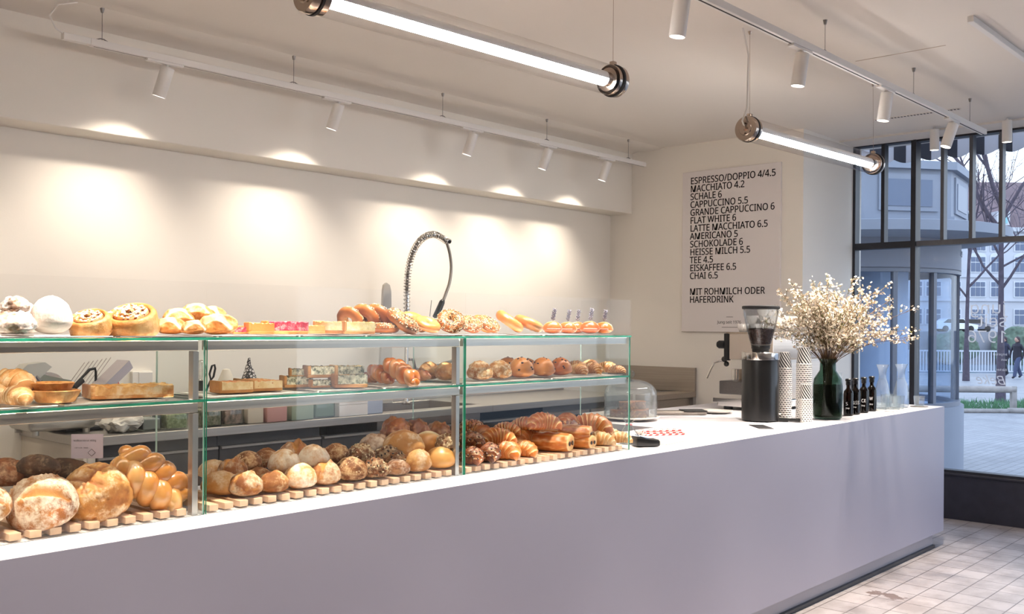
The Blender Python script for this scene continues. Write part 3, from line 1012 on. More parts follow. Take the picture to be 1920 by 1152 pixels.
def pain(name):
    n, seg = 30, 40
    path = [(-.042 + .084 * i / (n - 1), 0, .021) for i in range(n)]
    rad = [.0235 * (1 - .10 * abs(2 * i / (n - 1) - 1) ** 6) for i in range(n)]
    def fn(t, k, ph):
        b = (ph / (2 * PI) * 1.0 + .02 * noise.noise(Vector((t * 6, ph, 2)))) % 1
        m = math.exp(-((b - .25) / .02) ** 2) + .35 * max(0, noise.noise(Vector((t * 9, ph * 2, 7)))) + .55 * max(0, math.sin(ph * 8 + 2.2 * noise.noise(Vector((t * 3, ph, 5))))) ** 5
        u = abs(2 * t - 1)
        return 1 + .05 * math.exp(-((b - .29) / .06) ** 2) + .09 * fb(t * 4, math.cos(ph), math.sin(ph) + 3, 3), min(1, m + (.8 if u > .985 else 0))
    V, M_, F = sweep(path, rad, seg, fn, .84)
    zm = min(v.z for v in V)
    o = from_arrays(name, [Vector((v.x, v.y * 1.12, v.z - zm)) for v in V], F, m_cro, M_)
    for y in (-.009, .009):
        bm = nb(); cyl(bm, (-.0438, y, .019), (.0438, y, .019), .0052, seg=10)
        obj('chocolate_stick', bm, m_choc, o)
    return o
reg('pain', pain('chocolate_pastry'), 'pastry')

def bagel(name, mat, R, r, seed, parent=None):
    V, M_, F = [], [], []
    nu, nv = 48, 20
    for i in range(nu):
        a = 2 * PI * i / nu
        k = 1 + .06 * noise.noise(Vector((math.cos(a) * 1.3, math.sin(a) * 1.3, seed)))
        for j in range(nv):
            b = 2 * PI * j / nv
            q = r * (1 + .05 * fb(math.cos(a) * 3 + seed, math.sin(a) * 3, math.cos(b), 3))
            V.append(((R * k + q * math.cos(b)) * math.cos(a), (R * k + q * math.cos(b)) * math.sin(a), q * .86 * math.sin(b) + r * .86))
            M_.append(.8 * math.exp(-((b - PI) / .8) ** 2))
    for i in range(nu):
        for j in range(nv):
            F.append((i * nv + j, ((i + 1) % nu) * nv + j, ((i + 1) % nu) * nv + (j + 1) % nv, i * nv + (j + 1) % nv))
    return from_arrays(name, V, F, mat, M_, parent)
reg('bagel', bagel('plain_bagel', m_bagel, .034, .0215, 1), 'bagel')
o = bagel('seeded_bagel', m_bagd, .034, .022, 5); seeds_on(o, [m_seedw, m_seedb, m_seedw, m_seedg, m_seedd], 520, .0031, 11, .25, cols=5); reg('seed_bagel', o, 'bagel')

def cinnamon(name):
    """rolled strip of dough: a wound spiral seen on top, bulging sides"""
    turns, n = 3.4, 170
    R0, hgt = .050, .046
    prof = [(-.5, .06), (-.56, .35), (-.46, .82), (-.25, 1.0), (.2, 1.0), (.46, .86), (.56, .40), (.5, .06)]
    V, M_, F = [], [], []
    m = len(prof)
    for i in range(n):
        t = i / (n - 1)
        a = t * turns * 2 * PI
        pitch = R0 / (turns + .45)
        rr = .0045 + pitch * turns * t
        z_ = 1 + .16 * (1 - t)
        taper = 1 if t < .94 else max(.1, (1 - t) / .06)
        for (s, z) in prof:
            q = rr + s * pitch * (1.0 if t < .72 else 1.15) * taper
            zz = hgt * z * z_ * (1 + .05 * noise.noise(Vector((a * .8, s, 3))))
            V.append((q * math.cos(a), q * math.sin(a), zz))
            M_.append(1.0 if (abs(s) > .4 and z > .5 and t < .75) or (s < -.3 and z > .5) else 0)
    for i in range(n - 1):
        for j in range(m):
            k = (j + 1) % m
            F.append((i * m + j, (i + 1) * m + j, (i + 1) * m + k, i * m + k))
    F.append(tuple(range(m))); F.append(tuple((n - 1) * m + j for j in range(m))[::-1])
    o = from_arrays(name, V, F, m_cin, M_)
    rnd = random.Random(2)
    bm = nb()
    for i in range(130):
        t = rnd.uniform(.08, .74); a = t * turns * 2 * PI
        rr = .0045 + R0 / (turns + .45) * turns * t + rnd.uniform(-.004, .004)
        octa(bm, Vector((rr * math.cos(a), rr * math.sin(a), hgt * (1.0 + .15 * (1 - t)) + .001)), rnd.uniform(.0014, .0030), (1.3, 1, .6), Matrix.Rotation(a * 3, 3, 'Z'))
    s = obj('icing_crumbs', bm, plain('icing', '#efe2d6', .5), o); s['kind'] = 'stuff'
    return o
reg('cinnamon', cinnamon('cinnamon_roll'), 'pastry')
reg('sugar_ball', loaf('sugar_dusted_ball', m_sugar, .046, .046, .056, 41, [(-1.0, .25, 1.0, .25, .07, .05)], amp=.02, freq=1.5, sub=5, flat=.55), 'pastry')
reg('crinkle', loaf('sugared_crinkle_pastry', m_crink, .043, .036, .032, 43, [(-.8, -.2, .8, .3, .2, .12)], amp=.16, freq=2.6, flat=.5, crack=.06), 'pastry')

def puff(name, seed, fillmat):
    """folded, blistered puff pastry parcel with dark filling showing in the fold"""
    o = loaf(name, m_puff, .045, .034, .034, seed, [(-.75, -.3, .75, .25, .42, .30), (-.9, .55, .8, .75, .16, .12), (-.8, -.75, .9, -.6, .14, .10)], amp=.10, freq=1.5, sub=5, flat=.45, sq=1.6)
    bm = nb(); ball(bm, (.002, -.006, .030), .017, 3, (1.5, .8, .8))
    for v in bm.verts: v.co += v.normal * .002 * noise.noise(v.co * 200)
    obj('fruit_filling', bm, fillmat, o)
    return o
reg('puff', puff('puff_pastry_parcel', 3, plain('dark_jam', '#6b3024', .25, var=.3, scale=60, coat=.4)), 'pastry')

def slab(name, L, W, H_, crustm, fillm, topm, seed, cover=.0, bumpy=.003, rim=.006):
    """cut from a sheet tart: pastry base and edge, filling, browned top"""
    o_bm = nb()
    box(o_bm, -L / 2, L / 2, -W / 2, W / 2, 0, H_ * .28, bev=.002, seg=1)
    box(o_bm, -L / 2, -L / 2 + rim, -W / 2, W / 2, H_ * .25, H_, bev=.0015, seg=1)
    o = obj(name, o_bm, crustm, smooth=False)
    bm = nb()
    n, m = 26, 18
    x0, x1, y0, y1 = -L / 2 + rim, L / 2 - .0006, -W / 2 + .0008, W / 2 - .0008
    G = [[bm.verts.new((x0 + (x1 - x0) * i / n, y0 + (y1 - y0) * j / m, H_ * .9 + bumpy * fb(i * .35 + seed, j * .35, seed, 3))) for j in range(m + 1)] for i in range(n + 1)]
    B_ = [[bm.verts.new((G[i][j].co.x, G[i][j].co.y, H_ * .26)) for j in range(m + 1)] for i in range(n + 1)]
    for i in range(n):
        for j in range(m):
            bm.faces.new((G[i][j], G[i + 1][j], G[i + 1][j + 1], G[i][j + 1])).material_index = 1
            bm.faces.new((B_[i][j], B_[i][j + 1], B_[i + 1][j + 1], B_[i + 1][j]))
    for i in range(n):
        bm.faces.new((B_[i][0], B_[i + 1][0], G[i + 1][0], G[i][0])); bm.faces.new((B_[i + 1][m], B_[i][m], G[i][m], G[i + 1][m]))
    for j in range(m):
        bm.faces.new((B_[0][j + 1], B_[0][j], G[0][j], G[0][j + 1])); bm.faces.new((B_[n][j], B_[n][j + 1], G[n][j + 1], G[n][j]))
    obj('filling', bm, [fillm, topm], o)
    return o
f_berry = crust('berry_filling', '#8f1c33', '#c0354f', '#dd6a78', flour='#f0d6d0', amt=.22, fsc=60, rough=.35, scale=70, bump=1.0)
f_apple = crust('apple_filling', '#c9b56c', '#e4d59a', '#f2e8c4', flour='#faf3dc', amt=.4, fsc=40, rough=.5, scale=45, bump=.4)
f_quiche = crust('quiche_filling', '#dfb77c', '#efd3a2', '#f7e6c4', rough=.5, scale=35, bump=.4, speck='#c98448', spsc=70)
f_qtop = crust('quiche_top', '#c0622a', '#dc8d48', '#efb878', flour='#f4d9a8', amt=.3, fsc=22, rough=.5, scale=22, bump=.6)
f_green = crust('greens_filling', '#2a332b', '#6b6f58', '#d8d2b4', flour='#f5eed8', amt=.62, fsc=70, rough=.5, scale=110, bump=.6)
f_gtop = crust('greens_top', '#2a2f22', '#4a4a34', '#b58a54', flour='#e0c48a', amt=.3, fsc=30, rough=.5, scale=50, bump=.9)
f_almond = crust('browned_top', '#a5652f', '#cf9a5e', '#e9c796', rough=.5, scale=30, bump=.6)
m_side = crust('tan_crust', '#a0683a', '#c48d58', '#dcb07c', rough=.6, scale=10, bump=.2)
reg('berry_slice', slab('berry_slice', .085, .05, .026, m_short, f_berry, f_berry, 1), 'cake slice')
reg('plain_slice', slab('crumble_slice', .055, .05, .025, m_short, m_short, f_almond, 2), 'cake slice')
reg('apple_slice', slab('apple_slice', .07, .055, .028, m_side, f_apple, f_almond, 3), 'cake slice')
reg('quiche_slice', slab('quiche_slice', .10, .07, .034, m_short, f_quiche, f_qtop, 4, rim=.008), 'quiche')
reg('green_slice', slab('greens_quiche_slice', .075, .05, .030, m_side, f_green, f_gtop, 5, rim=.008), 'quiche')
reg('puff_slab', slab('savoury_pastry_slab', .215, .12, .036, m_puff, crust('layered_side', '#c67a38', '#ecb977', '#f8e2bd', rough=.6, scale=34, bump=1.0, speck='#c0502a', spsc=46, spamt=.5), crust('golden_flaky_top', '#c47f38', '#e3b068', '#f6dfae', rough=.5, scale=14, bump=.9), 6, bumpy=.008, rim=.012), 'quiche')

def tartlet(name):
    bm = nb(); lathe(bm, [(0, 0), (.040, 0), (.0425, .003), (.053, .024), (.054, .027), (.050, .0285), (.047, .0265), (.045, .020), (0, .020)], 40)
    for v in bm.verts:
        v.co += Vector((v.co.x, v.co.y, 0)) * .03 * math.sin(math.atan2(v.co.y, v.co.x) * 24) * (1 if v.co.z > .002 else .3)
    o = obj(name, bm, crust('tartlet_crust', '#b06a2e', '#d99a56', '#efc68c', rough=.6, scale=26, bump=.6))
    bm = nb(); lathe(bm, [(0, .0245), (.03, .0245), (.047, .0235), (.0475, .02), (0, .019)], 40)
    for v in bm.verts: v.co.z += .0012 * noise.noise(v.co * 120)
    obj('filling', bm, crust('custard_top', '#7a3a1c', '#a9602f', '#c98a50', rough=.4, scale=25, bump=.5), o)
    return o
reg('tartlet', tartlet('tartlet'), 'tartlet')

def braid(name, mat, L, R, strands, seed, turns, amp, hz, bend=0, taper=.35, lightside=False, zscale=.85):
    """plaited bread: strands weaving over each other"""
    V, M_, F = [], [], []
    for s in range(strands):
        n, seg = 90, 16
        path, rad = [], []
        for i in range(n):
            u = 2 * i / (n - 1) - 1
            env = max(.0, 1 - abs(u) ** 3) ** .5
            ph = u * turns * PI + 2 * PI * s / strands
            x = u * L / 2
            y = amp * math.sin(ph) * (taper + (1 - taper) * env)
            z = hz * math.sin(2 * ph) * env + R * .8
            if bend: y += bend * (u * u)
            path.append((x, y, z))
            rad.append(max(.002, R * (.45 + .55 * env)))
        def fn(t, k, p_):
            return 1 + .02 * noise.noise(Vector((t * 8, p_, seed + s))), .75 * max(0, -math.sin(p_)) ** 2 + .5 * math.exp(-((math.cos(p_) - .95) / .25) ** 2) * .6
        v, m, f = sweep(path, rad, seg, fn, zscale)
        b = len(V)
        V += v; M_ += m; F += [tuple(q + b for q in ff) for ff in f]
    zm = min(v.z for v in V)
    V = [Vector((v.x, v.y, max(v.z, zm + .004) - zm - .004)) for v in V]
    return from_arrays(name, V, F, mat, M_)
reg('zopf', braid('braided_loaf', m_zopf, .25, .042, 3, 2, 1.6, .047, .022, taper=.3), 'bread')
reg('laugen', braid('lye_twist', m_lauge, .135, .022, 2, 5, 2.0, .014, .010, taper=.4), 'lye pastry')
def herb(name):
    o = loaf(name, m_lauge, .032, .024, .026, 51, [(-.9, 0, .9, 0, .35, .03)], amp=.03, flat=.5)
    bm = nb()
    rnd = random.Random(8)
    tube(bm, [(0, 0, .030), (.003, 0, .052), (.007, 0, .074)], .0009, 6)
    for i in range(26):
        z = .042 + .034 * i / 26; a = i * 2.4
        c_ = Vector((.001 + .0055 * (z - .04) / .03, 0, z)); d = Vector((math.cos(a), math.sin(a), .55))
        ball(bm, c_ + d * .004, .0042, 1, (1.2, .5, .5), d.to_track_quat('X', 'Z').to_matrix())
    obj('herb_sprig', bm, plain('grey_herb', '#8d8b99', .7), o)
    bm = nb(); box(bm, -.022, .022, -.026, .026, .012, .0165, bev=.002, seg=1); obj('filling', bm, plain('pink_filling', '#b0705f', .6), o)
    return o
reg('herb_roll', herb('herb_topped_roll'), 'pastry')

def put(kind, loc, rz=0, s=1, tx=0, ty=0, label=None, group=None, name=None):
    p, cat = PROTO[kind]
    sc3 = s if isinstance(s, (tuple, list)) else (s, s, s)
    if kind in USED:
        o = dup(p, loc, None, None)
    else:
        o = p; USED.add(kind); o.location = loc
    o.rotation_mode = 'ZYX' if False else 'XYZ'
    o.rotation_euler = (tx, ty, rz)
    o.scale = sc3
    for k in ('group', 'label'):
        if k in o: del o[k]
    tag(o, label, cat, group)
    return o
# ------------------------------------------------------------------ the baked goods on show
GOODS = [   # kind, x, y, z, turn, scale, tilts, label, group
    ('flour_loaf', 0.919, 0.235, 0.050, -48, 0.74, 22, 0, 'flour-dusted loaf cut off by the left edge of the picture', 'large loaves on the left rack'),
    ('flour_loaf', 1.064, 0.242, 0.024, -48, 1.01, 22, 0, 'round flour-dusted loaf with two slashes in its crust', 'large loaves on the left rack'),
    ('crust_loaf', 1.213, 0.262, 0.024, -48, 1.03, 24, 0, 'big golden crusty loaf between the slashed loaf and the braid', 'large loaves on the left rack'),
    ('brown_loaf', 1.000, 0.353, 0.109, -35, 0.69, 0, 0, 'dark brown loaf behind the flour-dusted loaves at the left edge', 'large loaves on the left rack'),
    ('dark_loaf', 1.058, 0.276, 0.139, -60, 0.63, 0, 0, 'very dark loaf with seeded ridge behind the slashed loaf', 'large loaves on the left rack'),
    ('dark_loaf', 1.156, 0.357, 0.106, -30, 0.71, 0, 0, 'very dark loaf below the price card', 'large loaves on the left rack'),
    ('pale_roll', 1.587, 0.279, 0.024, -50, 1.37, 0, 0, 'pale cracked roll at the left end of the front row, by the steel post', 'bread rolls on the middle rack'),
    ('split_roll', 1.626, 0.207, 0.024, -10, 1.36, 0, 0, 'split dark-crusted roll, second from left in the front row', 'bread rolls on the middle rack'),
    ('oat_roll', 1.719, 0.205, 0.024, 44, 1.32, 0, 0, 'light brown roll with a dimpled top left of the white floured front roll', 'bread rolls on the middle rack'),
    ('white_roll', 1.821, 0.209, 0.024, -60, 1.44, 0, 0, 'white floured roll in the front row', 'bread rolls on the middle rack'),
    ('split_roll', 1.918, 0.209, 0.024, 20, 1.41, 0, 0, 'pale split roll right of the white floured front roll', 'bread rolls on the middle rack'),
    ('grain_roll', 2.020, 0.211, 0.024, 87, 1.47, 0, 0, 'speckled brown grain roll in the front row', 'bread rolls on the middle rack'),
    ('nut_roll', 2.118, 0.207, 0.024, 106, 1.37, 0, 0, 'rough nut-studded roll in the front row', 'bread rolls on the middle rack'),
    ('floured_dark_roll', 2.211, 0.200, 0.024, 159, 1.09, 0, 0, 'small floured roll squeezed in right of the nut-studded roll', 'bread rolls on the middle rack'),
    ('crackle_roll', 2.308, 0.211, 0.024, 86, 1.53, 0, 0, 'crackled pale roll next to the glossy one at the right of the front row', 'bread rolls on the middle rack'),
    ('golden_roll', 2.422, 0.211, 0.024, -48, 1.46, 0, 0, 'smooth golden roll ending the front row at the right post', 'bread rolls on the middle rack'),
    ('pale_roll', 1.617, 0.371, 0.059, -40, 1.11, 0, 0, 'orange-brown roll stacked above the first pale roll, by the steel post', 'bread rolls on the middle rack'),
    ('split_roll', 1.644, 0.307, 0.058, 0, 1.25, 0, 0, 'dark split roll in the second row near the left post', 'bread rolls on the middle rack'),
    ('grain_roll', 1.717, 0.339, 0.071, 152, 1.23, 0, 0, 'brown grain roll stacked behind the dark split roll', 'bread rolls on the middle rack'),
    ('oat_roll', 1.808, 0.372, 0.072, -170, 1.22, 0, 0, 'greyish roll at the back, left of the white stacked roll', 'bread rolls on the middle rack'),
    ('oat_roll', 1.721, 0.282, 0.038, -12, 1.07, 0, 0, 'small brown roll peeping out between the front rolls on the left', 'bread rolls on the middle rack'),
    ('white_roll', 1.816, 0.288, 0.061, -30, 1.42, 0, 0, 'white floured roll stacked in the second row', 'bread rolls on the middle rack'),
    ('split_roll', 1.907, 0.362, 0.073, 40, 1.50, 0, 0, 'reddish split roll at the back above the white stacked roll', 'bread rolls on the middle rack'),
    ('white_roll', 1.918, 0.273, 0.067, 10, 1.45, 0, 0, 'floured roll catching a window reflection, right of the white stacked roll', 'bread rolls on the middle rack'),
    ('grain_roll', 2.022, 0.280, 0.074, 160, 1.26, 0, 20, 'dark rugged grain roll in the middle of the second row', 'bread rolls on the middle rack'),
    ('seed_roll', 2.117, 0.281, 0.057, 54, 1.44, 0, 0, 'roll thickly coated with pale seeds in the second row', 'bread rolls on the middle rack'),
    ('nut_roll', 2.226, 0.260, 0.043, 144, 1.53, 0, 0, 'flat reddish nut roll right of the seed-coated roll', 'bread rolls on the middle rack'),
    ('floured_dark_roll', 2.246, 0.358, 0.078, -48, 1.50, 0, 0, 'dark roll with floured top, highest of the middle pile', 'bread rolls on the middle rack'),
    ('pale_roll', 2.301, 0.271, 0.079, -48, 1.71, 18, 0, 'large pale floured roll on top of the right pile', 'bread rolls on the middle rack'),
    ('golden_roll', 2.443, 0.297, 0.064, -48, 1.61, 14, 0, 'smooth golden roll stacked in the second row', 'bread rolls on the middle rack'),
    ('rugged_roll', 2.341, 0.359, 0.112, -139, 1.41, 0, 0, 'dark knobbly roll rising behind the large pale roll', 'bread rolls on the middle rack'),
    ('rugged_roll', 2.450, 0.366, 0.108, -11, 1.23, 0, 0, 'dark knobbly roll at the back above the stacked golden roll', 'bread rolls on the middle rack'),
    ('rugged_roll', 2.556, 0.363, 0.087, -91, 1.31, 0, 0, 'brown knobbly roll at the back beside the right post', 'bread rolls on the middle rack'),
    ('seed_roll', 2.460, 0.218, 0.080, 16, 1.25, 0, 0, 'seeded roll half hidden by the right steel post', 'bread rolls on the middle rack'),
    ('nut_croissant', 2.574, 0.205, 0.024, -100, 1.07, 0, 0, 'nut-sprinkled croissant in the front corner by the steel post', 'croissants and pastries on the right rack'),
    ('nut_croissant', 2.666, 0.210, 0.024, -110, 1.19, 0, 0, 'nut-sprinkled croissant, second in the front row', 'croissants and pastries on the right rack'),
    ('nut_croissant', 2.640, 0.277, 0.066, -80, 1.15, 0, 0, 'nut-sprinkled croissant stacked by the steel post', 'croissants and pastries on the right rack'),
    ('nut_croissant', 2.739, 0.369, 0.101, -60, 1.09, 0, 0, 'nut-sprinkled croissant highest by the steel post', 'croissants and pastries on the right rack'),
    ('dark_croissant', 2.738, 0.316, 0.085, -90, 1.11, 0, 0, 'dark croissant behind the nut-sprinkled ones', 'croissants and pastries on the right rack'),
    ('croissant', 2.756, 0.247, 0.075, -35, 1.16, 0, 0, 'glossy ridged croissant resting on the front croissants', 'croissants and pastries on the right rack'),
    ('croissant', 2.766, 0.229, 0.024, -75, 1.33, 0, 0, 'croissant lying in front below the glossy ridged one', 'croissants and pastries on the right rack'),
    ('croissant_b', 2.878, 0.221, 0.024, -85, 1.14, 0, 0, 'slanting croissant in the middle of the front row', 'croissants and pastries on the right rack'),
    ('croissant', 3.047, 0.344, 0.035, -20, 1.34, 0, 0, 'croissant stacked beside the rolled chocolate pastries', 'croissants and pastries on the right rack'),
    ('croissant_b', 2.935, 0.362, 0.091, -60, 0.97, 0, 0, 'small croissant at the back left of the croissant heap', 'croissants and pastries on the right rack'),
    ('pain', 3.074, 0.236, 0.024, -70, 1.86, 0, 0, 'long chocolate pastry in the front row', 'croissants and pastries on the right rack'),
    ('pain', 3.230, 0.218, 0.024, -80, 1.45, 0, 0, 'dark-ended chocolate pastry beside the pale croissants', 'croissants and pastries on the right rack'),
    ('pain', 3.197, 0.315, 0.033, -70, 1.70, 0, 0, 'chocolate pastry stacked with its spiral end showing', 'croissants and pastries on the right rack'),
    ('pain', 3.217, 0.234, 0.054, -60, 1.62, 0, 0, 'pale chocolate pastry stacked above the dark-ended one', 'croissants and pastries on the right rack'),
    ('light_croissant', 3.367, 0.225, 0.024, -50, 1.15, 0, 0, 'pale croissant in the front row near the glass corner', 'croissants and pastries on the right rack'),
    ('light_croissant', 3.494, 0.216, 0.024, -45, 1.00, 0, 0, 'last pale croissant in the glass corner', 'croissants and pastries on the right rack'),
    ('light_croissant', 3.546, 0.306, 0.028, -40, 0.98, 0, 0, 'pale croissant behind the last two in the glass corner', 'croissants and pastries on the right rack'),
    ('croissant', 3.453, 0.332, 0.056, -60, 1.58, 0, 0, 'large ridged croissant on top at the right of the heap', 'croissants and pastries on the right rack'),
    ('croissant_b', 3.306, 0.349, 0.092, 20, 1.21, 0, 0, 'croissant on top in the middle of the heap', 'croissants and pastries on the right rack'),
    ('croissant', 3.032, 0.252, 0.114, -30, 1.19, 0, 0, 'croissant on top left of the middle of the heap', 'croissants and pastries on the right rack'),
    ('croissant_b', 3.043, 0.356, 0.099, -70, 1.07, 0, 0, 'croissant on top at the left of the heap', 'croissants and pastries on the right rack'),
    ('dark_croissant', 3.266, 0.339, 0.050, -50, 1.53, 0, 0, 'croissant buried in the middle of the heap', 'croissants and pastries on the right rack'),
    ('big_croissant', 1.006, 0.314, 0.344, -65, 0.90, 0, 0, 'large pale croissant lying on top of another at the left edge', 'pastries on the middle shelf of the left case'),
    ('big_croissant', 0.977, 0.200, 0.329, -75, 0.62, 0, 0, 'large pale croissant at the bottom of the stack at the left edge', 'pastries on the middle shelf of the left case'),
    ('big_croissant', 0.925, 0.266, 0.329, -40, 0.75, 0, 0, 'large croissant cut off by the left edge on the middle shelf', 'pastries on the middle shelf of the left case'),
    ('tartlet', 1.083, 0.235, 0.329, 27, 1.09, 0, 0, 'lower of two stacked tartlets', 'pastries on the middle shelf of the left case'),
    ('tartlet', 1.079, 0.250, 0.351, -175, 0.99, 0, 0, 'upper of two stacked tartlets', 'pastries on the middle shelf of the left case'),
    ('puff_slab', 1.296, 0.275, 0.329, -14, 1.00, 0, 0, 'savoury flaky pastry slab on a steel tray', 'pastries on the middle shelf of the left case'),
    ('quiche_slice', 1.602, 0.250, 0.329, -8, 1.05, 0, 0, 'pale quiche slice nearest the left post on the middle shelf', 'pastries on the middle shelf of the middle case'),
    ('quiche_slice', 1.716, 0.260, 0.329, -8, 1.00, 0, 0, 'pale quiche slice lying beside the first one', 'pastries on the middle shelf of the middle case'),
    ('quiche_slice', 1.743, 0.360, 0.329, -8, 0.95, 0, 0, 'browned quiche slice behind the two pale ones', 'pastries on the middle shelf of the middle case'),
    ('green_slice', 1.889, 0.330, 0.329, -20, 1.27, 0, 0, 'dark greens quiche slice at the back bottom left of its stack', 'pastries on the middle shelf of the middle case'),
    ('green_slice', 1.935, 0.270, 0.329, -20, 0.87, 0, 0, 'greens quiche slice at the bottom in the middle of its stack', 'pastries on the middle shelf of the middle case'),
    ('green_slice', 2.016, 0.225, 0.329, -20, 1.49, 0, 0, 'greens quiche slice at the bottom front right of its stack', 'pastries on the middle shelf of the middle case'),
    ('green_slice', 1.912, 0.340, 0.360, -30, 0.98, 0, 0, 'greens quiche slice upper left on its stack, dark topped', 'pastries on the middle shelf of the middle case'),
    ('green_slice', 1.950, 0.285, 0.360, -20, 1.32, 0, 0, 'greens quiche slice lying on top in the middle of its stack', 'pastries on the middle shelf of the middle case'),
    ('green_slice', 2.031, 0.250, 0.360, -20, 1.33, 0, 0, 'greens quiche slice on top at the right of its stack', 'pastries on the middle shelf of the middle case'),
    ('laugen', 2.233, 0.374, 0.329, -100, 0.66, 0, 0, 'small brown lye twist at the back left of its pile', 'pastries on the middle shelf of the middle case'),
    ('laugen', 2.227, 0.315, 0.340, -95, 0.86, 0, 18, 'shiny brown lye twist leaning behind the big one', 'pastries on the middle shelf of the middle case'),
    ('laugen', 2.236, 0.225, 0.347, -85, 1.07, 0, 25, 'biggest shiny brown lye twist in front of its pile', 'pastries on the middle shelf of the middle case'),
    ('laugen', 2.427, 0.340, 0.329, -80, 0.75, 0, 0, 'light-edged lye twist on the right of its pile', 'pastries on the middle shelf of the middle case'),
    ('brown_bun', 2.515, 0.372, 0.329, 0, 0.92, 0, 0, 'brown bun behind the lye twists', 'pastries on the middle shelf of the middle case'),
    ('brown_bun', 2.522, 0.290, 0.329, 50, 0.94, 0, 0, 'larger brown bun just left of the right post', 'pastries on the middle shelf of the middle case'),
    ('crumble_bun', 2.640, 0.230, 0.329, -102, 1.12, 0, 0, 'tall crumble-topped bun next to the steel post', 'buns on the middle shelf of the right case'),
    ('crumble_bun', 2.751, 0.235, 0.329, 90, 1.11, 0, 0, 'crumble-topped bun, second from the steel post', 'buns on the middle shelf of the right case'),
    ('raisin_bun', 2.945, 0.368, 0.329, -79, 1.18, 0, 0, 'raisin bun behind the crumble-topped buns', 'buns on the middle shelf of the right case'),
    ('raisin_bun', 2.883, 0.240, 0.329, 150, 1.24, 0, 0, 'raisin bun right of the crumble-topped buns', 'buns on the middle shelf of the right case'),
    ('raisin_bun', 3.072, 0.370, 0.329, 96, 1.05, 0, 0, 'dark raisin bun in the back row', 'buns on the middle shelf of the right case'),
    ('raisin_bun', 3.027, 0.250, 0.329, -123, 1.18, 0, 0, 'tall raisin bun in the middle of the front row of buns', 'buns on the middle shelf of the right case'),
    ('raisin_bun', 3.145, 0.255, 0.329, 107, 1.15, 0, 0, 'golden bun last in the front row before the small twists', 'buns on the middle shelf of the right case'),
    ('mini_twist', 3.259, 0.250, 0.329, -90, 1.00, 0, 0, 'first small striped twist pastry after the raisin buns', 'buns on the middle shelf of the right case'),
    ('mini_twist', 3.367, 0.350, 0.339, -70, 0.98, 0, 0, 'small striped twist pastry in the back, behind the first', 'buns on the middle shelf of the right case'),
    ('mini_twist', 3.346, 0.240, 0.329, -95, 1.06, 0, 0, 'small striped twist pastry in the middle of its row', 'buns on the middle shelf of the right case'),
    ('mini_twist', 3.464, 0.345, 0.339, -100, 1.00, 0, 0, 'small striped twist pastry in the back, behind the middle one', 'buns on the middle shelf of the right case'),
    ('mini_twist', 3.479, 0.265, 0.329, -80, 1.09, 0, 0, 'small striped twist pastry near the end pane', 'buns on the middle shelf of the right case'),
    ('mini_twist', 3.456, 0.194, 0.329, -70, 0.82, 0, 0, 'last small striped twist pastry against the end pane', 'buns on the middle shelf of the right case'),
    ('crinkle', 0.968, 0.205, 0.502, -40, 1.22, 0, 0, 'sugared crinkled pastry at the bottom of the stack at the left edge', 'pastries on the top of the left case'),
    ('crinkle', 1.032, 0.317, 0.525, 10, 0.91, 0, 0, 'sugared crinkled pastry in the middle of the stack at the left edge', 'pastries on the top of the left case'),
    ('crinkle', 0.974, 0.280, 0.523, 80, 1.08, 0, 0, 'sugared crinkled pastry cut off by the left edge in the stack', 'pastries on the top of the left case'),
    ('crinkle', 0.977, 0.221, 0.555, 30, 0.87, 0, 0, 'topmost sugared crinkled pastry at the left edge', 'pastries on the top of the left case'),
    ('sugar_ball', 1.068, 0.375, 0.502, -130, 0.92, 0, 0, 'white sugar-dusted ball behind the crinkled pastries', 'pastries on the top of the left case'),
    ('sugar_ball', 1.067, 0.228, 0.502, -48, 1.12, 0, 0, 'large white sugar-dusted ball in front', 'pastries on the top of the left case'),
    ('cinnamon', 1.175, 0.240, 0.502, -48, 1.07, 26, 0, 'cinnamon roll next to the sugar-dusted ball', 'pastries on the top of the left case'),
    ('cinnamon', 1.297, 0.250, 0.502, -48, 1.36, 26, 0, 'larger cinnamon roll next to the puff pastries', 'pastries on the top of the left case'),
    ('cinnamon', 1.293, 0.360, 0.502, -48, 0.85, 20, 0, 'cinnamon roll half hidden behind the front two', 'pastries on the top of the left case'),
    ('puff', 1.405, 0.246, 0.502, -50, 0.92, 0, 0, 'puff pastry parcel at the lower left of its pile', 'pastries on the top of the left case'),
    ('puff', 1.450, 0.286, 0.523, -30, 0.97, -25, 0, 'puff pastry parcel with dark fruit, upper left of its pile', 'pastries on the top of the left case'),
    ('puff', 1.517, 0.309, 0.537, -48, 1.03, -35, 0, 'topmost puff pastry parcel with a big dark jam eye', 'pastries on the top of the left case'),
    ('puff', 1.586, 0.325, 0.538, -70, 0.87, -10, 0, 'puff pastry parcel at the upper right of its pile', 'pastries on the top of the left case'),
    ('puff', 1.447, 0.199, 0.502, -20, 0.78, 0, 0, 'small puff pastry parcel in front at the bottom of its pile', 'pastries on the top of the left case'),
    ('puff', 1.552, 0.240, 0.502, -50, 1.21, 10, 0, 'pale puff pastry parcel at the lower right of its pile', 'pastries on the top of the left case'),
    ('plain_slice', 1.666, 0.330, 0.502, -20, 1.01, 0, 0, 'small brown crumble slice behind the puff pastries', 'cake slices and bagels on the top of the middle case'),
    ('berry_slice', 1.660, 0.280, 0.502, -20, 0.80, 0, 0, 'slice with a red cherry showing beside the puff pastries', 'cake slices and bagels on the top of the middle case'),
    ('plain_slice', 1.696, 0.250, 0.502, -20, 1.41, 0, 0, 'brown crumble slice left of the berry slice', 'cake slices and bagels on the top of the middle case'),
    ('berry_slice', 1.781, 0.240, 0.502, -22, 1.55, 0, 0, 'red berry slice with crumble on top', 'cake slices and bagels on the top of the middle case'),
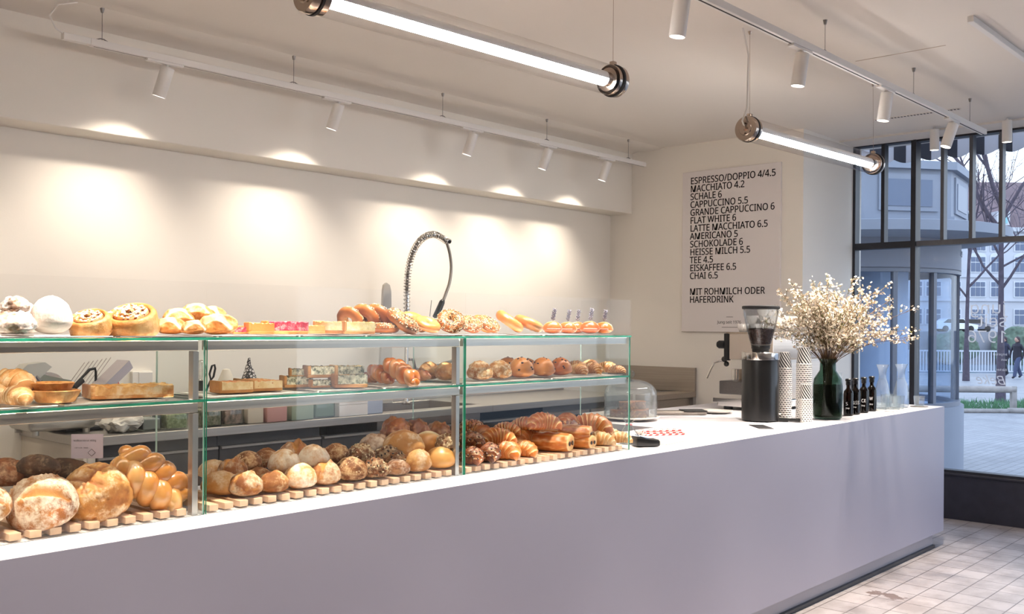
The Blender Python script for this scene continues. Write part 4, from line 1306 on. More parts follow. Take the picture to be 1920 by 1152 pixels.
    ('plain_slice', 1.934, 0.300, 0.502, -20, 1.13, 0, 0, 'narrow crumble slice right of the berry slice', 'cake slices and bagels on the top of the middle case'),
    ('apple_slice', 2.011, 0.300, 0.502, -60, 1.51, 0, 0, 'pinkish-sided slice left of the pale apple slice', 'cake slices and bagels on the top of the middle case'),
    ('apple_slice', 2.057, 0.235, 0.502, -22, 1.51, 0, 0, 'pale apple slice in front of the seeded bagels', 'cake slices and bagels on the top of the middle case'),
    ('seed_bagel', 2.121, 0.360, 0.541, 20, 0.88, 0, 62, 'seeded bagel leaning at the left end of its row', 'cake slices and bagels on the top of the middle case'),
    ('seed_bagel', 2.178, 0.350, 0.544, 15, 1.00, 0, 60, 'seeded bagel leaning second in its row', 'cake slices and bagels on the top of the middle case'),
    ('seed_bagel', 2.218, 0.330, 0.544, 15, 1.02, 0, 58, 'seeded bagel leaning third in its row', 'cake slices and bagels on the top of the middle case'),
    ('seed_bagel', 2.194, 0.250, 0.505, 42, 0.88, 0, 0, 'dark seeded bagel lying under the tilted one', 'cake slices and bagels on the top of the middle case'),
    ('seed_bagel', 2.243, 0.235, 0.528, -15, 1.12, 24, 30, 'big tilted seeded bagel in front of its row', 'cake slices and bagels on the top of the middle case'),
    ('bagel', 2.377, 0.330, 0.526, -30, 1.05, 30, 0, 'plain golden bagel leaning behind the big seeded one', 'cake slices and bagels on the top of the middle case'),
    ('bagel', 2.377, 0.240, 0.521, 0, 0.85, 28, 0, 'plain golden bagel lying in front', 'cake slices and bagels on the top of the middle case'),
    ('seed_bagel', 2.501, 0.350, 0.516, -134, 0.85, 20, 0, 'seeded bagel behind the lying plain one', 'cake slices and bagels on the top of the middle case'),
    ('seed_bagel', 2.488, 0.235, 0.535, -30, 0.94, 48, 0, 'seeded bagel standing right by the joint of two cases', 'cake slices and bagels on the top of the middle case'),
    ('seed_bagel', 2.602, 0.250, 0.524, -20, 0.83, 35, 0, 'seeded bagel leaning against the standing one', 'rolls and bagels on the top of the right case'),
    ('seed_bagel', 2.684, 0.240, 0.525, 10, 0.85, 35, 0, 'pale seeded bagel left of the plain rings', 'rolls and bagels on the top of the right case'),
    ('bagel', 2.769, 0.350, 0.527, 10, 0.85, 40, 0, 'plain bagel behind the pale seeded one', 'rolls and bagels on the top of the right case'),
    ('bagel', 2.830, 0.270, 0.532, -48, 1.12, 0, 35, 'plain ring leaning over at the right end of the bagels', 'rolls and bagels on the top of the right case'),
    ('bagel', 2.938, 0.260, 0.522, -40, 1.12, 0, 22, 'plain ring lying last in the bagel row', 'rolls and bagels on the top of the right case'),
    ('herb_roll', 3.067, 0.235, 0.502, -40, 1.30, 0, 0, 'shiny filled roll with herb sprig nearest the bagels', 'rolls and bagels on the top of the right case'),
    ('herb_roll', 3.182, 0.250, 0.502, -60, 1.25, 0, 0, 'shiny filled roll with herb sprig, second from the bagels', 'rolls and bagels on the top of the right case'),
    ('herb_roll', 3.348, 0.330, 0.502, -20, 1.30, 0, 0, 'shiny filled roll with herb sprig at the back of its group', 'rolls and bagels on the top of the right case'),
    ('herb_roll', 3.334, 0.250, 0.502, -48, 1.37, 0, 0, 'shiny filled roll with herb sprig, next to last by the end pane', 'rolls and bagels on the top of the right case'),
    ('herb_roll', 3.426, 0.245, 0.502, -70, 1.30, 0, 0, 'shiny filled roll with herb sprig, last by the end pane', 'rolls and bagels on the top of the right case'),
]
for (kind, x, y, z, rz, s, tx, ty, lb, gr) in GOODS:
    put(kind, (x, y, z), math.radians(rz), s, math.radians(tx), math.radians(ty), lb, gr)
# the plaited loaves stand on end against the others
put('zopf', (1.338, .272, .085), math.radians(-15), .82, math.radians(62), math.radians(38), 'big glossy braided loaf leaning beside the steel post', 'large loaves on the left rack')
put('zopf', (1.47, .365, .024), math.radians(-40), .55, 0, 0, 'small braided loaf hidden behind the big braid', 'large loaves on the left rack')
for k, (o_, c_) in list(PROTO.items()):
    if k not in USED:
        for ch in list(o_.children): bpy.data.objects.remove(ch)
        bpy.data.objects.remove(o_)

# trays and papers under the pastries
traym = brushed('tray_steel', '#a9a5a2', .3, 0)
def tray(x0, x1, y0, y1, z, label, mat, paper_mat=None, lip=.004, name='serving_tray', cat='tray'):
    t = thing(name, label, cat, ((x0 + x1) / 2, (y0 + y1) / 2, z), 0, 'trays on the glass shelves')
    hx, hy = (x1 - x0) / 2, (y1 - y0) / 2
    bm = nb()
    box(bm, -hx, hx, -hy, hy, .0004, .0022, bev=.0008, seg=1)
    tube(bm, [(-hx, -hy, lip - .001), (hx, -hy, lip - .001), (hx, hy, lip - .001), (-hx, hy, lip - .001)], .0022, 6, closed=True)
    obj('plate', bm, mat, t)
    if paper_mat:
        bm = nb(); box(bm, -hx * .93, hx * .93, -hy - .004, hy * .9, .0026, .0036)
        obj('paper_sheet', bm, paper_mat, t, smooth=False)
for a_ in (
    (.72, 1.06, .17, .41, ZM, 'white paper-lined tray under the croissants and tartlets', paper, None),
    (1.08, 1.36, .175, .40, ZM, 'steel tray under the flaky pastry slab', traym, paper),
    (1.47, 1.83, .17, .40, ZM, 'tray under the pale quiche slices', traym, paper),
    (1.86, 2.10, .17, .41, ZM, 'tray under the greens quiche slices', traym, paper),
    (2.13, 2.44, .17, .41, ZM, 'tray under the lye twists', traym, paper),
    (2.50, 2.98, .17, .40, ZM, 'tray under the crumble and raisin buns', traym, paper),
    (2.99, 3.46, .17, .40, ZM, 'tray under the small twist pastries', traym, paper),
    (.70, 1.20, .17, .41, ZTOP, 'white tray under the sugared pastries and cinnamon rolls', paper, None),
    (1.21, 1.50, .17, .41, ZTOP, 'dark tray under the puff pastry pile', darksteel, paper),
    (1.51, 1.78, .17, .41, ZTOP, 'dark tray under the red berry slice', darksteel, paper),
    (1.79, 2.04, .17, .41, ZTOP, 'dark tray under the apple slices', darksteel, paper),
    (2.05, 2.46, .17, .41, ZTOP, 'tray under the seeded bagels', darksteel, paper),
    (2.50, 2.93, .17, .41, ZTOP, 'tray under the plain rings', traym, paper),
    (2.94, 3.40, .17, .41, ZTOP, 'tray under the herb-topped rolls', traym, paper)):
    tray(*a_)

# price card among the loaves
t = thing('price_card', 'small white price card on a clear stand behind the big loaf', 'sign', (1.225, .365, .0), math.radians(-40))
bm = nb(); box(bm, -.042, .042, -.0006, .0006, .158, .225)
obj('card', bm, plain('card_lilac', '#cbbccb', .7), t, smooth=False)
bm = nb(); box(bm, -.02, .02, -.012, .012, .023, .027); cyl(bm, (0, .002, .025), (0, .002, .16), .002, seg=8)
obj('stand', bm, ware, t)
text('lettering', 'Vollkornbrot 400g', .0088, ink, t, (-.036, -.0010, .205), (PI / 2, 0, 0), ext=.0002)
text('lettering', 'CHF 6.50   Stück', .006, ink, t, (-.033, -.0010, .186), (PI / 2, 0, 0), ext=.0002)
bm = nb()
for k in range(4):
    a0, a1 = k * PI / 2, (k + 1) * PI / 2
    cyl(bm, (.012 + .010 * math.cos(a0), -.001, .174 + .010 * math.sin(a0)), (.012 + .010 * math.cos(a1), -.001, .174 + .010 * math.sin(a1)), .0005, seg=6)
obj('emblem', bm, ink, t)
# ------------------------------------------------------------------ menu board on the right wall
t = thing('menu_board', 'white menu board with black coffee list on the wall above the espresso machine', 'sign', (7.055, 2.135, .493))
BW, BH = .886, 1.324
bm = nb(); box(bm, -.022, -.002, -BW, 0, 0, BH, bev=.0015, seg=1)
obj('panel', bm, plain('board_white', '#e3dcda', .55), t, smooth=False)
lines = ['ESPRESSO/DOPPIO 4/4.5', 'MACCHIATO 4.2', 'SCHALE 6', 'CAPPUCCINO 5.5', 'GRANDE CAPPUCCINO 6', 'FLAT WHITE 6', 'LATTE MACCHIATO 6.5', 'AMERICANO 5', 'SCHOKOLADE 6', 'HEISSE MILCH 5.5', 'TEE 4.5', 'EISKAFFEE 6.5', 'CHAI 6.5', None, 'MIT ROHMILCH ODER', 'HAFERDRINK']
RB = (PI / 2, 0, -PI / 2)                        # faces -X, runs towards -Y
for i, s in enumerate(lines):
    if s:
        text('lettering', s, .0925, ink, t, (-.0225, -.075, BH - .103 - i * .0655), RB, off=.0005, sx_=.895, bold=.0014)
text('lettering', 'Jung seit 1976', .0408, ink, t, (-.0225, -.338, .068), RB)
for z, y0, y1 in ((.118, .42, .48), (.036, .38, .52)):
    bm = nb(); box(bm, -.0228, -.0218, -y1, -y0, z, z + .005); obj('small_print_line', bm, plain('grey_ink', '#8d8785', .6), t, smooth=False)

# ------------------------------------------------------------------ coffee grinder
t = thing('coffee_grinder', 'tall black coffee grinder with bean hopper on the counter', 'grinder', (5.10, .385, 0))
t.scale = (1, 1, .9)
bm = nb(); lathe(bm, [(0, .004), (.098, .004), (.104, .010), (.104, .385), (.103, .388), (0, .388)], 48)
obj('body', bm, plain('grinder_black', '#0f0f11', .3), t)
bm = nb(); lathe(bm, [(.0, .388), (.106, .388), (.107, .392), (.107, .432), (.103, .436), (0, .436)], 48)
obj('steel_collar', bm, chrome, t)
bm = nb(); lathe(bm, [(0, .436), (.045, .436), (.048, .44), (.048, .456), (.052, .458), (.052, .476), (.056, .48), (0, .481)], 36)
obj('hopper_neck', bm, blackm, t)
bm = nb(); lathe(bm, [(.050, .462), (.056, .485), (.078, .57), (.096, .67), (.100, .708), (.0965, .708), (.0925, .67), (.0745, .57), (.052, .487)], 40)
obj('hopper', bm, pane('hopper_plastic', '#eef0f2', 1.2, rim='#c6c8ca'), t)
bm = nb()
lathe(bm, [(0, .483), (.050, .484), (.0715, .565), (.0735, .578), (.06, .586), (.03, .582), (0, .588)], 36)
for v in bm.verts: v.co += v.co.normalized() * .002 * noise.noise(v.co * 130)
beans = obj('coffee_beans', bm, crust('coffee_bean_heap', '#1a0d08', '#3a2015', '#5a3624', rough=.4, scale=60, bump=1.0, bsc=90), t)
bm = nb()
rnd = random.Random(3)
for i in range(240):
    a = rnd.uniform(0, 2 * PI); h = rnd.uniform(.49, .58); r = .0515 + (h - .487) * .235
    ball(bm, (r * math.cos(a), r * math.sin(a), h), .0055, 1, (1, .7, .5), Matrix.Rotation(rnd.uniform(0, 3), 3, 'Y'))
b_ = obj('loose_beans', bm, plain('bean', '#3b2116', .35), t); b_['kind'] = 'stuff'
bm = nb(); lathe(bm, [(0, .708), (.103, .708), (.106, .711), (.106, .724), (.100, .728), (0, .729)], 40)
obj('hopper_lid', bm, blackm, t)
bm = nb()
for a in (-2.2, -.9, .4, 1.8): cyl(bm, (.085 * math.cos(a), .085 * math.sin(a), 0), (.085 * math.cos(a), .085 * math.sin(a), .006), .008, seg=10)
obj('foot', bm, rubber if 'black_rubber' in MATS else blackm, t)
bm = nb()
d = (Vector((.42, -.9, 0))).normalized()
cyl(bm, d * .10 + Vector((0, 0, .045)), d * .113 + Vector((0, 0, .045)), .010, seg=16)
obj('power_button', bm, chrome, t)
bm = nb()
box(bm, -.03, .03, -.155, -.09, .0, .022, bev=.006); box(bm, -.026, .026, -.22, -.10, .006, .022, bev=.006)
for v in bm.verts:
    v.co = Matrix.Rotation(.45, 3, 'Z') @ v.co
obj('dosing_tray', bm, black, t)
bm = nb(); box(bm, -.04, .04, -.10, .10, .0, .003, bev=.001, seg=1)
o = tag(obj('tamping_mat', bm, plain('slate', '#1c1b1f', .5), smooth=False, loc=(4.79, .215, .0004)), 'flat black square mat on the counter in front of the grinder', 'mat')
o.rotation_euler = (0, 0, math.radians(-46)); o.scale = (1, 1, 1)

# ------------------------------------------------------------------ espresso machine
t = thing('espresso_machine', 'steel espresso machine stacked with white cups behind the grinder', 'espresso machine', (5.58, .58, 0))
cream = plain('machine_panel', '#b9aea4', .25, metal=.6)
bm = nb(); box(bm, .05, .95, .0, .30, .33, .488, bev=.008); box(bm, .08, .9, .02, .2, .07, .33, bev=.004, seg=1)
obj('body', bm, brushed('machine_steel', '#bdb0a4', .3, 0), t)
bm = nb(); box(bm, .032, .052, -.005, .30, .325, .492, bev=.004, seg=1)
obj('side_panel', bm, cream, t, smooth=False)
bm = nb(); box(bm, .026, .06, .30, .335, .318, .492, bev=.004, seg=1); cyl(bm, (.04, .33, .42), (.04, .375, .42), .026, seg=20); cyl(bm, (.04, .375, .42), (.04, .385, .42), .020, seg=20)
obj('steam_knob', bm, black, t)
bm = nb(); box(bm, .03, .97, -.01, .32, .488, .502, bev=.003, seg=1)
for i in range(7): box(bm, .1 + i * .12, .19 + i * .12, .02, .035, .5018, .5032); box(bm, .1 + i * .12, .19 + i * .12, .06, .075, .5018, .5032)
tube(bm, [(.05, -.005, .53), (.95, -.005, .53)], .004, 8)
for x in (.05, .35, .65, .95): cyl(bm, (x, -.005, .50), (x, -.005, .532), .004, seg=8)
obj('cup_tray', bm, brushed('tray_top', '#a89a8d', .35, 0), t, smooth=False)
bm = nb(); tube(bm, [(.06, .33, .33), (.05, .36, .318), (.02, .40, .30), (.005, .42, .25), (-.01, .435, .20)], .0055, 10)
obj('steam_wand', bm, chrome, t)
bm = nb(); ball(bm, (.055, .345, .325), .02, 2); ball(bm, (.055, .33, .295), .018, 2)
obj('wand_joint', bm, black, t)
bm = nb(); box(bm, .06, .9, .02, .40, .02, .066, bev=.006); box(bm, .04, .92, .18, .42, .045, .075, bev=.003, seg=1)
obj('drip_tray', bm, chrome, t, smooth=False)
bm = nb(); box(bm, .05, .30, .2, .38, .10, .185, bev=.006)
obj('group_block', bm, darksteel, t, smooth=False)
bm = nb(); cyl(bm, (.18, .32, .20), (.18, .32, .26), .036, seg=24); cyl(bm, (.18, .32, .17), (.18, .32, .20), .032, seg=24)
obj('group_head', bm, chrome, t)
bm = nb()
for x in (.1, .86):
    for y in (.05, .34): cyl(bm, (x, y, 0), (x, y, .022), .03, seg=16)
obj('foot', bm, black, t)

def cup_proto():
    bm = nb(); lathe(bm, [(0, .004), (.020, .002), (.022, .0), (.030, .014), (.038, .034), (.040, .052), (.0385, .052), (.036, .034), (.028, .015), (0, .009)], 28)
    o = obj('coffee_cup', bm, plain('porcelain', '#f1ece6', .18, coat=.3))
    bm = nb(); tube(bm, arc((.043, 0, .030), .013, -75, 75, 10) , .0032, 8)
    for v in bm.verts: v.co.x -= .004
    obj('handle', bm, MATS['porcelain'], o)
    return o
cp = cup_proto()
k = 0
for row, (n, z, y0) in enumerate(((6, .5025, .05), (6, .5025, .14), (6, .5025, .23), (5, .5555, .10), (5, .5555, .19), (3, .6085, .14))):
    for i in range(n):
        x = .09 + (.045 if row in (3, 4) else .09 if row == 5 else 0) + i * .091
        loc = (5.58 + x, .58 + y0, z)
        rz = math.radians(rnd.choice((-150, -120, -165, -100)))
        o = cp if k == 0 else dup(cp)
        o.location = loc; o.rotation_euler = (0, 0, rz); k += 1
        tag(o, ['white coffee cup on the lowest layer on the espresso machine', 'white coffee cup on the middle layer on the espresso machine', 'white coffee cup on top of the cup pile on the espresso machine'][0 if row < 3 else 1 if row < 5 else 2], 'cup',
            ['cups on the lowest layer', 'cups on the middle layer', 'cups on the top layer'][0 if row < 3 else 1 if row < 5 else 2])

# ------------------------------------------------------------------ paper cups in stacks
def stripe_mat(name, scale, ang):
    m, nt, b = newmat(name)
    t_ = N(nt, 'TexCoord')
    s = N(nt, 'SeparateXYZ'); nt.links.new(t_.outputs['Object'], s.inputs[0])
    a = N(nt, 'Math', operation='ARCTAN2'); nt.links.new(s.outputs['Y'], a.inputs[0]); nt.links.new(s.outputs['X'], a.inputs[1])
    k1 = N(nt, 'Math', operation='MULTIPLY'); k1.inputs[1].default_value = 14 / (2 * PI); nt.links.new(a.outputs[0], k1.inputs[0])
    k2 = N(nt, 'Math', operation='MULTIPLY'); k2.inputs[1].default_value = ang; nt.links.new(s.outputs['Z'], k2.inputs[0])
    ad = N(nt, 'Math', operation='ADD'); nt.links.new(k1.outputs[0], ad.inputs[0]); nt.links.new(k2.outputs[0], ad.inputs[1])
    fr = N(nt, 'Math', operation='FRACT'); nt.links.new(ad.outputs[0], fr.inputs[0])
    gt = N(nt, 'Math', operation='GREATER_THAN'); gt.inputs[1].default_value = .5; nt.links.new(fr.outputs[0], gt.inputs[0])
    nt.links.new(mixc(nt, gt.outputs[0], C('#ece7e2'), C('#1d1a1d')), b.inputs['Base Color'])
    b.inputs['Roughness'].default_value = .6
    return m
m_strp = stripe_mat('striped_paper', 1, 42)
m_lid = plain('cup_rim', '#ece7e2', .6)
def paper_cup():
    """upside-down striped paper cup"""
    bm = nb()
    lathe(bm, [(.0405, .0), (.0425, .002), (.0425, .005), (.0405, .007)], 36, mi=1)
    lathe(bm, [(.0403, .004), (.030, .094)], 36)
    lathe(bm, [(.030, .094), (.0295, .096), (.027, .096), (.027, .091), (0, .091)], 36, mi=1)
    return obj('paper_cup', bm, [m_strp, m_lid])
pc = paper_cup()
first = True
def cup_stack(x, y, n, step, s, words, tops):
    global first
    for i in range(n):
        o = pc if first else dup(pc); first = False
        o.location = (x, y, i * step + .0005); o.rotation_euler = (0, 0, i * .22); o.scale = (s, s, s)
        last = i == n - 1
        for k_ in ('label', 'group'):
            if k_ in o: del o[k_]
        if last: tag(o, tops, 'paper cup', 'paper cups')
        else: tag(o, words, 'paper cup', words + ' group')
cup_stack(5.255, .315, 26, .0118, 1.0, 'striped paper cup inside the stack next to the grinder', 'topmost striped paper cup of the stack next to the grinder')
cup_stack(5.335, .235, 28, .0118, 1.06, 'striped paper cup inside the tall stack behind the short one', 'topmost striped paper cup of the tallest stack, beside the vase')
cup_stack(5.225, .17, 13, .0105, .92, 'small striped paper cup inside the short front stack', 'topmost striped paper cup of the short front stack')

# ------------------------------------------------------------------ vase with dry flowers
VX, VY = 5.50, .165
bm = nb()
prof = [(0, .004), (.070, .003), (.080, .010), (.083, .03), (.083, .20), (.078, .235), (.058, .265), (.046, .285), (.044, .33), (.050, .345), (.053, .352), (.050, .353), (.046, .346), (.040, .33), (.042, .284), (.054, .262), (.074, .232), (.079, .198), (.079, .03), (.074, .012), (0, .010)]
lathe(bm, prof, 48)
vm = pane('green_vase_glass', '#b9cbc1', .7, rim='#4c655a')
vz = thing('glass_vase', 'green glass vase holding the bunch of white dry flowers', 'vase', (VX, VY, 0))
obj('body', bm, vm, vz)
bm = nb(); lathe(bm, [(0, .012), (.073, .014), (.078, .03), (.078, .195), (.077, .20), (0, .20)], 40)
obj('water', bm, pane('vase_water', '#90957f', .2, rim='#565d4a'), vz)
fl = thing('flower_bunch', 'large bunch of twiggy white waxflowers standing in the green vase', 'flowers', (VX, VY, .02))
rnd = random.Random(21)
stem_m = plain('twig', '#6e5236', .7, var=.3, scale=40)
leaf_m = plain('olive_leaf', '#7d7f4e', .6, var=.3, scale=40)
petal = plain('petal_cream', '#eee3d0', .6, var=.10, scale=60)
heart = plain('flower_heart', '#a9735c', .6)
ms = nb(); ml = nb(); mf = nb()
Rv, Uv = Vector((.671, -.742, 0)), Vector((0, 0, 1))
def flower(p, r):
    d = Vector((rnd.uniform(-1, 1), rnd.uniform(-1, 1), rnd.uniform(-.2, 1.2))).normalized()
    x, y, d = frame_of(d)
    for k in range(5):
        a = k * 2 * PI / 5
        q = x * math.cos(a) + y * math.sin(a)
        e = x * math.cos(a + 1.57) + y * math.sin(a + 1.57)
        v = [mf.verts.new(p), mf.verts.new(p + q * r * .6 + e * r * .45 + d * r * .15), mf.verts.new(p + q * r + d * r * .3), mf.verts.new(p + q * r * .6 - e * r * .45 + d * r * .15)]
        mf.faces.new(v)
    octa(mf, p + d * r * .12, r * .3, mi=1)
for s in range(76):
    az = rnd.uniform(0, 2 * PI)
    lean = rnd.uniform(.05, 1) ** .75
    side, dep = math.cos(az) * lean, math.sin(az) * lean
    tip = Rv * (side * .45 + .012) + fwd * (dep * .26) + Uv * (.79 - .22 * lean * lean + rnd.uniform(-.17, .05))
    if side > .4: tip += Rv * .03
    base = Vector((rnd.uniform(-.03, .03), rnd.uniform(-.03, .03), .0))
    neck = Rv * (side * .034) + fwd * (dep * .03) + Uv * .31
    pts = []
    for i in range(15):
        u = i / 14
        if u < .45: p = base.lerp(neck, u / .45)
        else:
            w_ = (u - .45) / .55
            p = neck.lerp(tip, w_) + Uv * (.045 * math.sin(w_ * PI))
        pts.append(p)
    tube(ms, pts, [.0024 - .0014 * i / 14 for i in range(15)], 5)
    for b in range(11):
        u = .56 + .44 * b / 10
        i = min(13, int(u * 14))
        p0 = pts[i].lerp(pts[i + 1], u * 14 - i)
        dv = (pts[i + 1] - pts[i]).normalized()
        off = (dv * .5 + Vector((rnd.gauss(0, 1), rnd.gauss(0, 1), rnd.gauss(.3, .7))) * .5).normalized()
        ln = rnd.uniform(.03, .075)
        p1 = p0 + off * ln
        tube(ms, [p0, p0.lerp(p1, .5) + Vector((0, 0, .004)), p1], [.0011, .0009, .0006], 4)
        for q in range(6):
            pp = p0.lerp(p1, rnd.uniform(.45, 1.05)) + Vector((rnd.gauss(0, .009), rnd.gauss(0, .009), rnd.gauss(0, .009)))
            flower(pp, rnd.uniform(.0055, .0095))
        for q in range(4):
            pp = p0.lerp(p1, rnd.uniform(0, .7)); dd = (off + Vector((rnd.gauss(0, .5), rnd.gauss(0, .5), rnd.gauss(0, .5)))).normalized()
            x, y, _ = frame_of(dd)
            v = [ml.verts.new(pp), ml.verts.new(pp + dd * .012 + x * .0022), ml.verts.new(pp + dd * .024), ml.verts.new(pp + dd * .012 - x * .0022)]
            ml.faces.new(v)
obj('stems', ms, stem_m, fl)
o = obj('leaves', ml, leaf_m, fl); o['kind'] = 'stuff'
o = obj('blossoms', mf, [petal, heart], fl, smooth=False); o['kind'] = 'stuff'

# ------------------------------------------------------------------ brown bottles
amber = pane('amber_glass', '#5a2a14', 1.3, rim='#1c0b06')
syr = plain('dark_liquid', '#2a120a', .3)
vinyl = MATS['window_vinyl']
def bottle(x, y, lines_, label, tilt=0):
    t = thing('brown_bottle', label, 'bottle', (x, y, 0), math.radians(-48), 'brown glass bottles beside the vase')
    t.scale = (.86, .86, 1.04)
    bm = nb(); lathe(bm, [(0, .003), (.030, .002), (.034, .007), (.034, .128), (.031, .142), (.018, .155), (.014, .162), (.014, .176), (.0165, .178), (.0165, .182), (0, .182)], 32)
    obj('body', bm, amber, t)
    bm = nb(); lathe(bm, [(0, .006), (.0315, .006), (.032, .09), (.0, .09)], 24)
    obj('liquid', bm, syr, t)
    bm = nb(); lathe(bm, [(0, .18), (.017, .18), (.018, .183), (.018, .20), (.022, .203), (.022, .212), (.017, .216), (0, .217)], 24)
    obj('stopper', bm, black, t)
    for i, (s, sz, z) in enumerate(lines_):
        text('lettering', s, sz, vinyl, t, (-.030, -.0345, z), (PI / 2, 0, 0), ext=.0003, off=.0003)
bottle(5.80, .169, [('S', .034, .062), ('Sirup', .014, .042)], 'brown glass bottle half hidden by the vase')
bottle(5.92, .176, [('ASS', .034, .062), ('Sirup', .014, .042)], 'brown glass bottle marked with big letters ASS')
bottle(6.07, .185, [('CA', .034, .066), ('Sirup', .014, .042)], 'brown glass bottle marked CA, third from the vase')
bottle(6.225, .197, [('W', .034, .07), ('Sirup', .014, .042)], 'brown glass bottle next to the carafes')

# ------------------------------------------------------------------ carafes and glasses on a tray
bm = nb(); box(bm, -.19, .19, -.09, .09, .0005, .006, bev=.002, seg=1)
o = tag(obj('glass_tray', bm, plain('pale_tray', '#d9d6d2', .3), smooth=False, loc=(6.47, .165, 0)), 'pale flat tray under the carafes and glasses', 'tray')
def carafe(x, y, label):
    t = thing('carafe', label, 'carafe', (x, y, .0065), 0, 'glass carafes')
    t.scale = (1.05, 1.05, 1.14)
    bm = nb(); lathe(bm, [(0, .005), (.040, .004), (.046, .01), (.048, .04), (.046, .085), (.034, .14), (.023, .17), (.021, .20), (.026, .225), (.038, .252), (.0365, .2525), (.0245, .226), (.019, .20), (.021, .17), (.032, .14), (.0435, .085), (.0455, .04), (.042, .012), (0, .009)], 36)
    obj('body', bm, ware, t)
    bm = nb(); lathe(bm, [(.0225, .165), (.0235, .168), (.0225, .171)], 24); obj('ring', bm, ware, t)
carafe(6.42, .205, 'glass carafe next to the brown bottles')
carafe(6.60, .15, 'glass carafe at the free end of the tray')
def tumbler_mesh():
    bm = nb(); lathe(bm, [(0, .008), (.026, .006), (.028, .0), (.030, .002), (.036, .085), (.0345, .085), (.029, .012), (0, .012)], 12)
    return bm
tm = obj('tumbler', tumbler_mesh(), ware, smooth=False)
for i, (x, y, lb) in enumerate(((6.335, .175, 'faceted tumbler at the left front of the glass tray'), (6.40, .115, 'faceted tumbler in the front middle of the glass tray'), (6.515, .215, 'faceted tumbler behind, between the two carafes'), (6.495, .125, 'faceted tumbler in the centre of the glass tray'), (6.62, .225, 'faceted tumbler behind the free-end carafe'))):
    o = tm if i == 0 else dup(tm)
    o.location = (x, y, .0065)
    tag(o, lb, 'glass', 'tumblers on the tray')
bm = nb(); lathe(bm, [(0, .0), (.055, .0), (.06, .004), (.055, .005), (0, .004)], 32)
tag(obj('saucer', bm, plain('dark_saucer', '#8d8882', .4), loc=(6.82, .11, .0005)), 'small flat dish at the window end of the counter', 'dish')
o = dup(tm, (6.82, .11, .006), label='single short glass standing alone at the window end of the counter'); o.scale = (1.05, 1.05, .8)

# POS screen behind the bottles
t = thing('order_screen', 'tilted dark screen on a stand behind the vase', 'screen', (6.80, .86, 0), math.radians(-30))
bm = nb(); box(bm, -.16, .16, -.008, .008, .235, .47, bev=.004, seg=1)
obj('housing', bm, black, t, smooth=False)
bm = nb(); box(bm, -.15, .15, -.0095, -.0075, .245, .46)
obj('display', bm, plain('screen_glass', '#8fa0b5', .08, coat=.5), t, smooth=False)
bm = nb(); tube(bm, [(.09, 0, .24), (.06, .02, .1), (.03, .03, .008)], .007, 10); box(bm, -.09, .09, -.05, .09, 0, .01, bev=.003, seg=1)
obj('stand', bm, black, t, smooth=False)
def jar(x, y, h, label):
    t = thing('serving_jar', label, 'jar', (x, y, 0), 0, 'jars behind the vase')
    bm = nb(); lathe(bm, [(0, .004), (.05, .003), (.055, .01), (.055, h * .8), (.045, h * .9), (.047, h), (.044, h), (.043, h * .9), (.051, h * .78), (.051, .012), (0, .008)], 30); obj('body', bm, ware, t)
    bm = nb(); lathe(bm, [(0, .012), (.05, .013), (.05, h * .5), (0, h * .5)], 24); obj('contents', bm, plain('pale_contents', '#d6cbbd', .6) if 'pale_contents' not in MATS else MATS['pale_contents'], t)
jar(5.98, .34, .25, 'glass jar behind the bottles, next to the vase')

# ------------------------------------------------------------------ cake dome
t = thing('cake_plate', 'round plate under the glass cake dome', 'cake plate', (4.60, .93, 0))
bm = nb(); lathe(bm, [(0, .0), (.07, .0), (.075, .006), (.15, .014), (.165, .022), (.163, .025), (.148, .018), (0, .014)], 56)
obj('plate', bm, plain('plate_white', '#e6ded6', .25), t)
t = thing('cake_dome', 'clear glass cake dome with round knob over the brownies', 'cake dome', (4.60, .93, .0195))
pr = [(.148, 0), (.150, .004), (.149, .13)] + [(.149 * math.cos(a) ** .8, .13 + .082 * math.sin(a)) for a in [i * PI / 2 / 14 for i in range(1, 14)]] + [(.012, .213), (0, .213)]
inner = [(max(0, r - .003), z - .003) for r, z in pr[1:-1]][::-1]
bm = nb(); lathe(bm, pr, 64); lathe(bm, [(0, .210)] + inner, 64)
obj('bell', bm, ware, t)
bm = nb(); cyl(bm, (0, 0, .212), (0, 0, .225), .008, .010, seg=20); ball(bm, (0, 0, .243), .023, 3)
obj('knob', bm, pane('knob_glass', '#e8ecec', 1.6, rim='#6f757a'), t)
m_brow = crust('brownie', '#3b1f14', '#5d3420', '#7d4a2e', flour='#c9a27a', amt=.12, fsc=70, rough=.6, scale=40, bump=.8)
m_brtop = crust('brownie_top', '#7a4326', '#9a5a35', '#b5784c', rough=.5, scale=20, bump=.5)
def brownie():
    bm = nb(); box(bm, -.045, .045, -.028, .028, 0, .040, bev=.003, seg=2)
    for v in bm.verts: v.co += Vector((noise.noise(v.co * 60), noise.noise(v.co * 70 + Vector((3, 0, 0))), 0)) * .002
    o = obj('brownie', bm, m_brow)
    bm = nb(); box(bm, -.0445, .0445, -.0275, .0275, .039, .0435, bev=.0015, seg=1); obj('crust', bm, m_brtop, o)
    return o
br = brownie()
k = 0
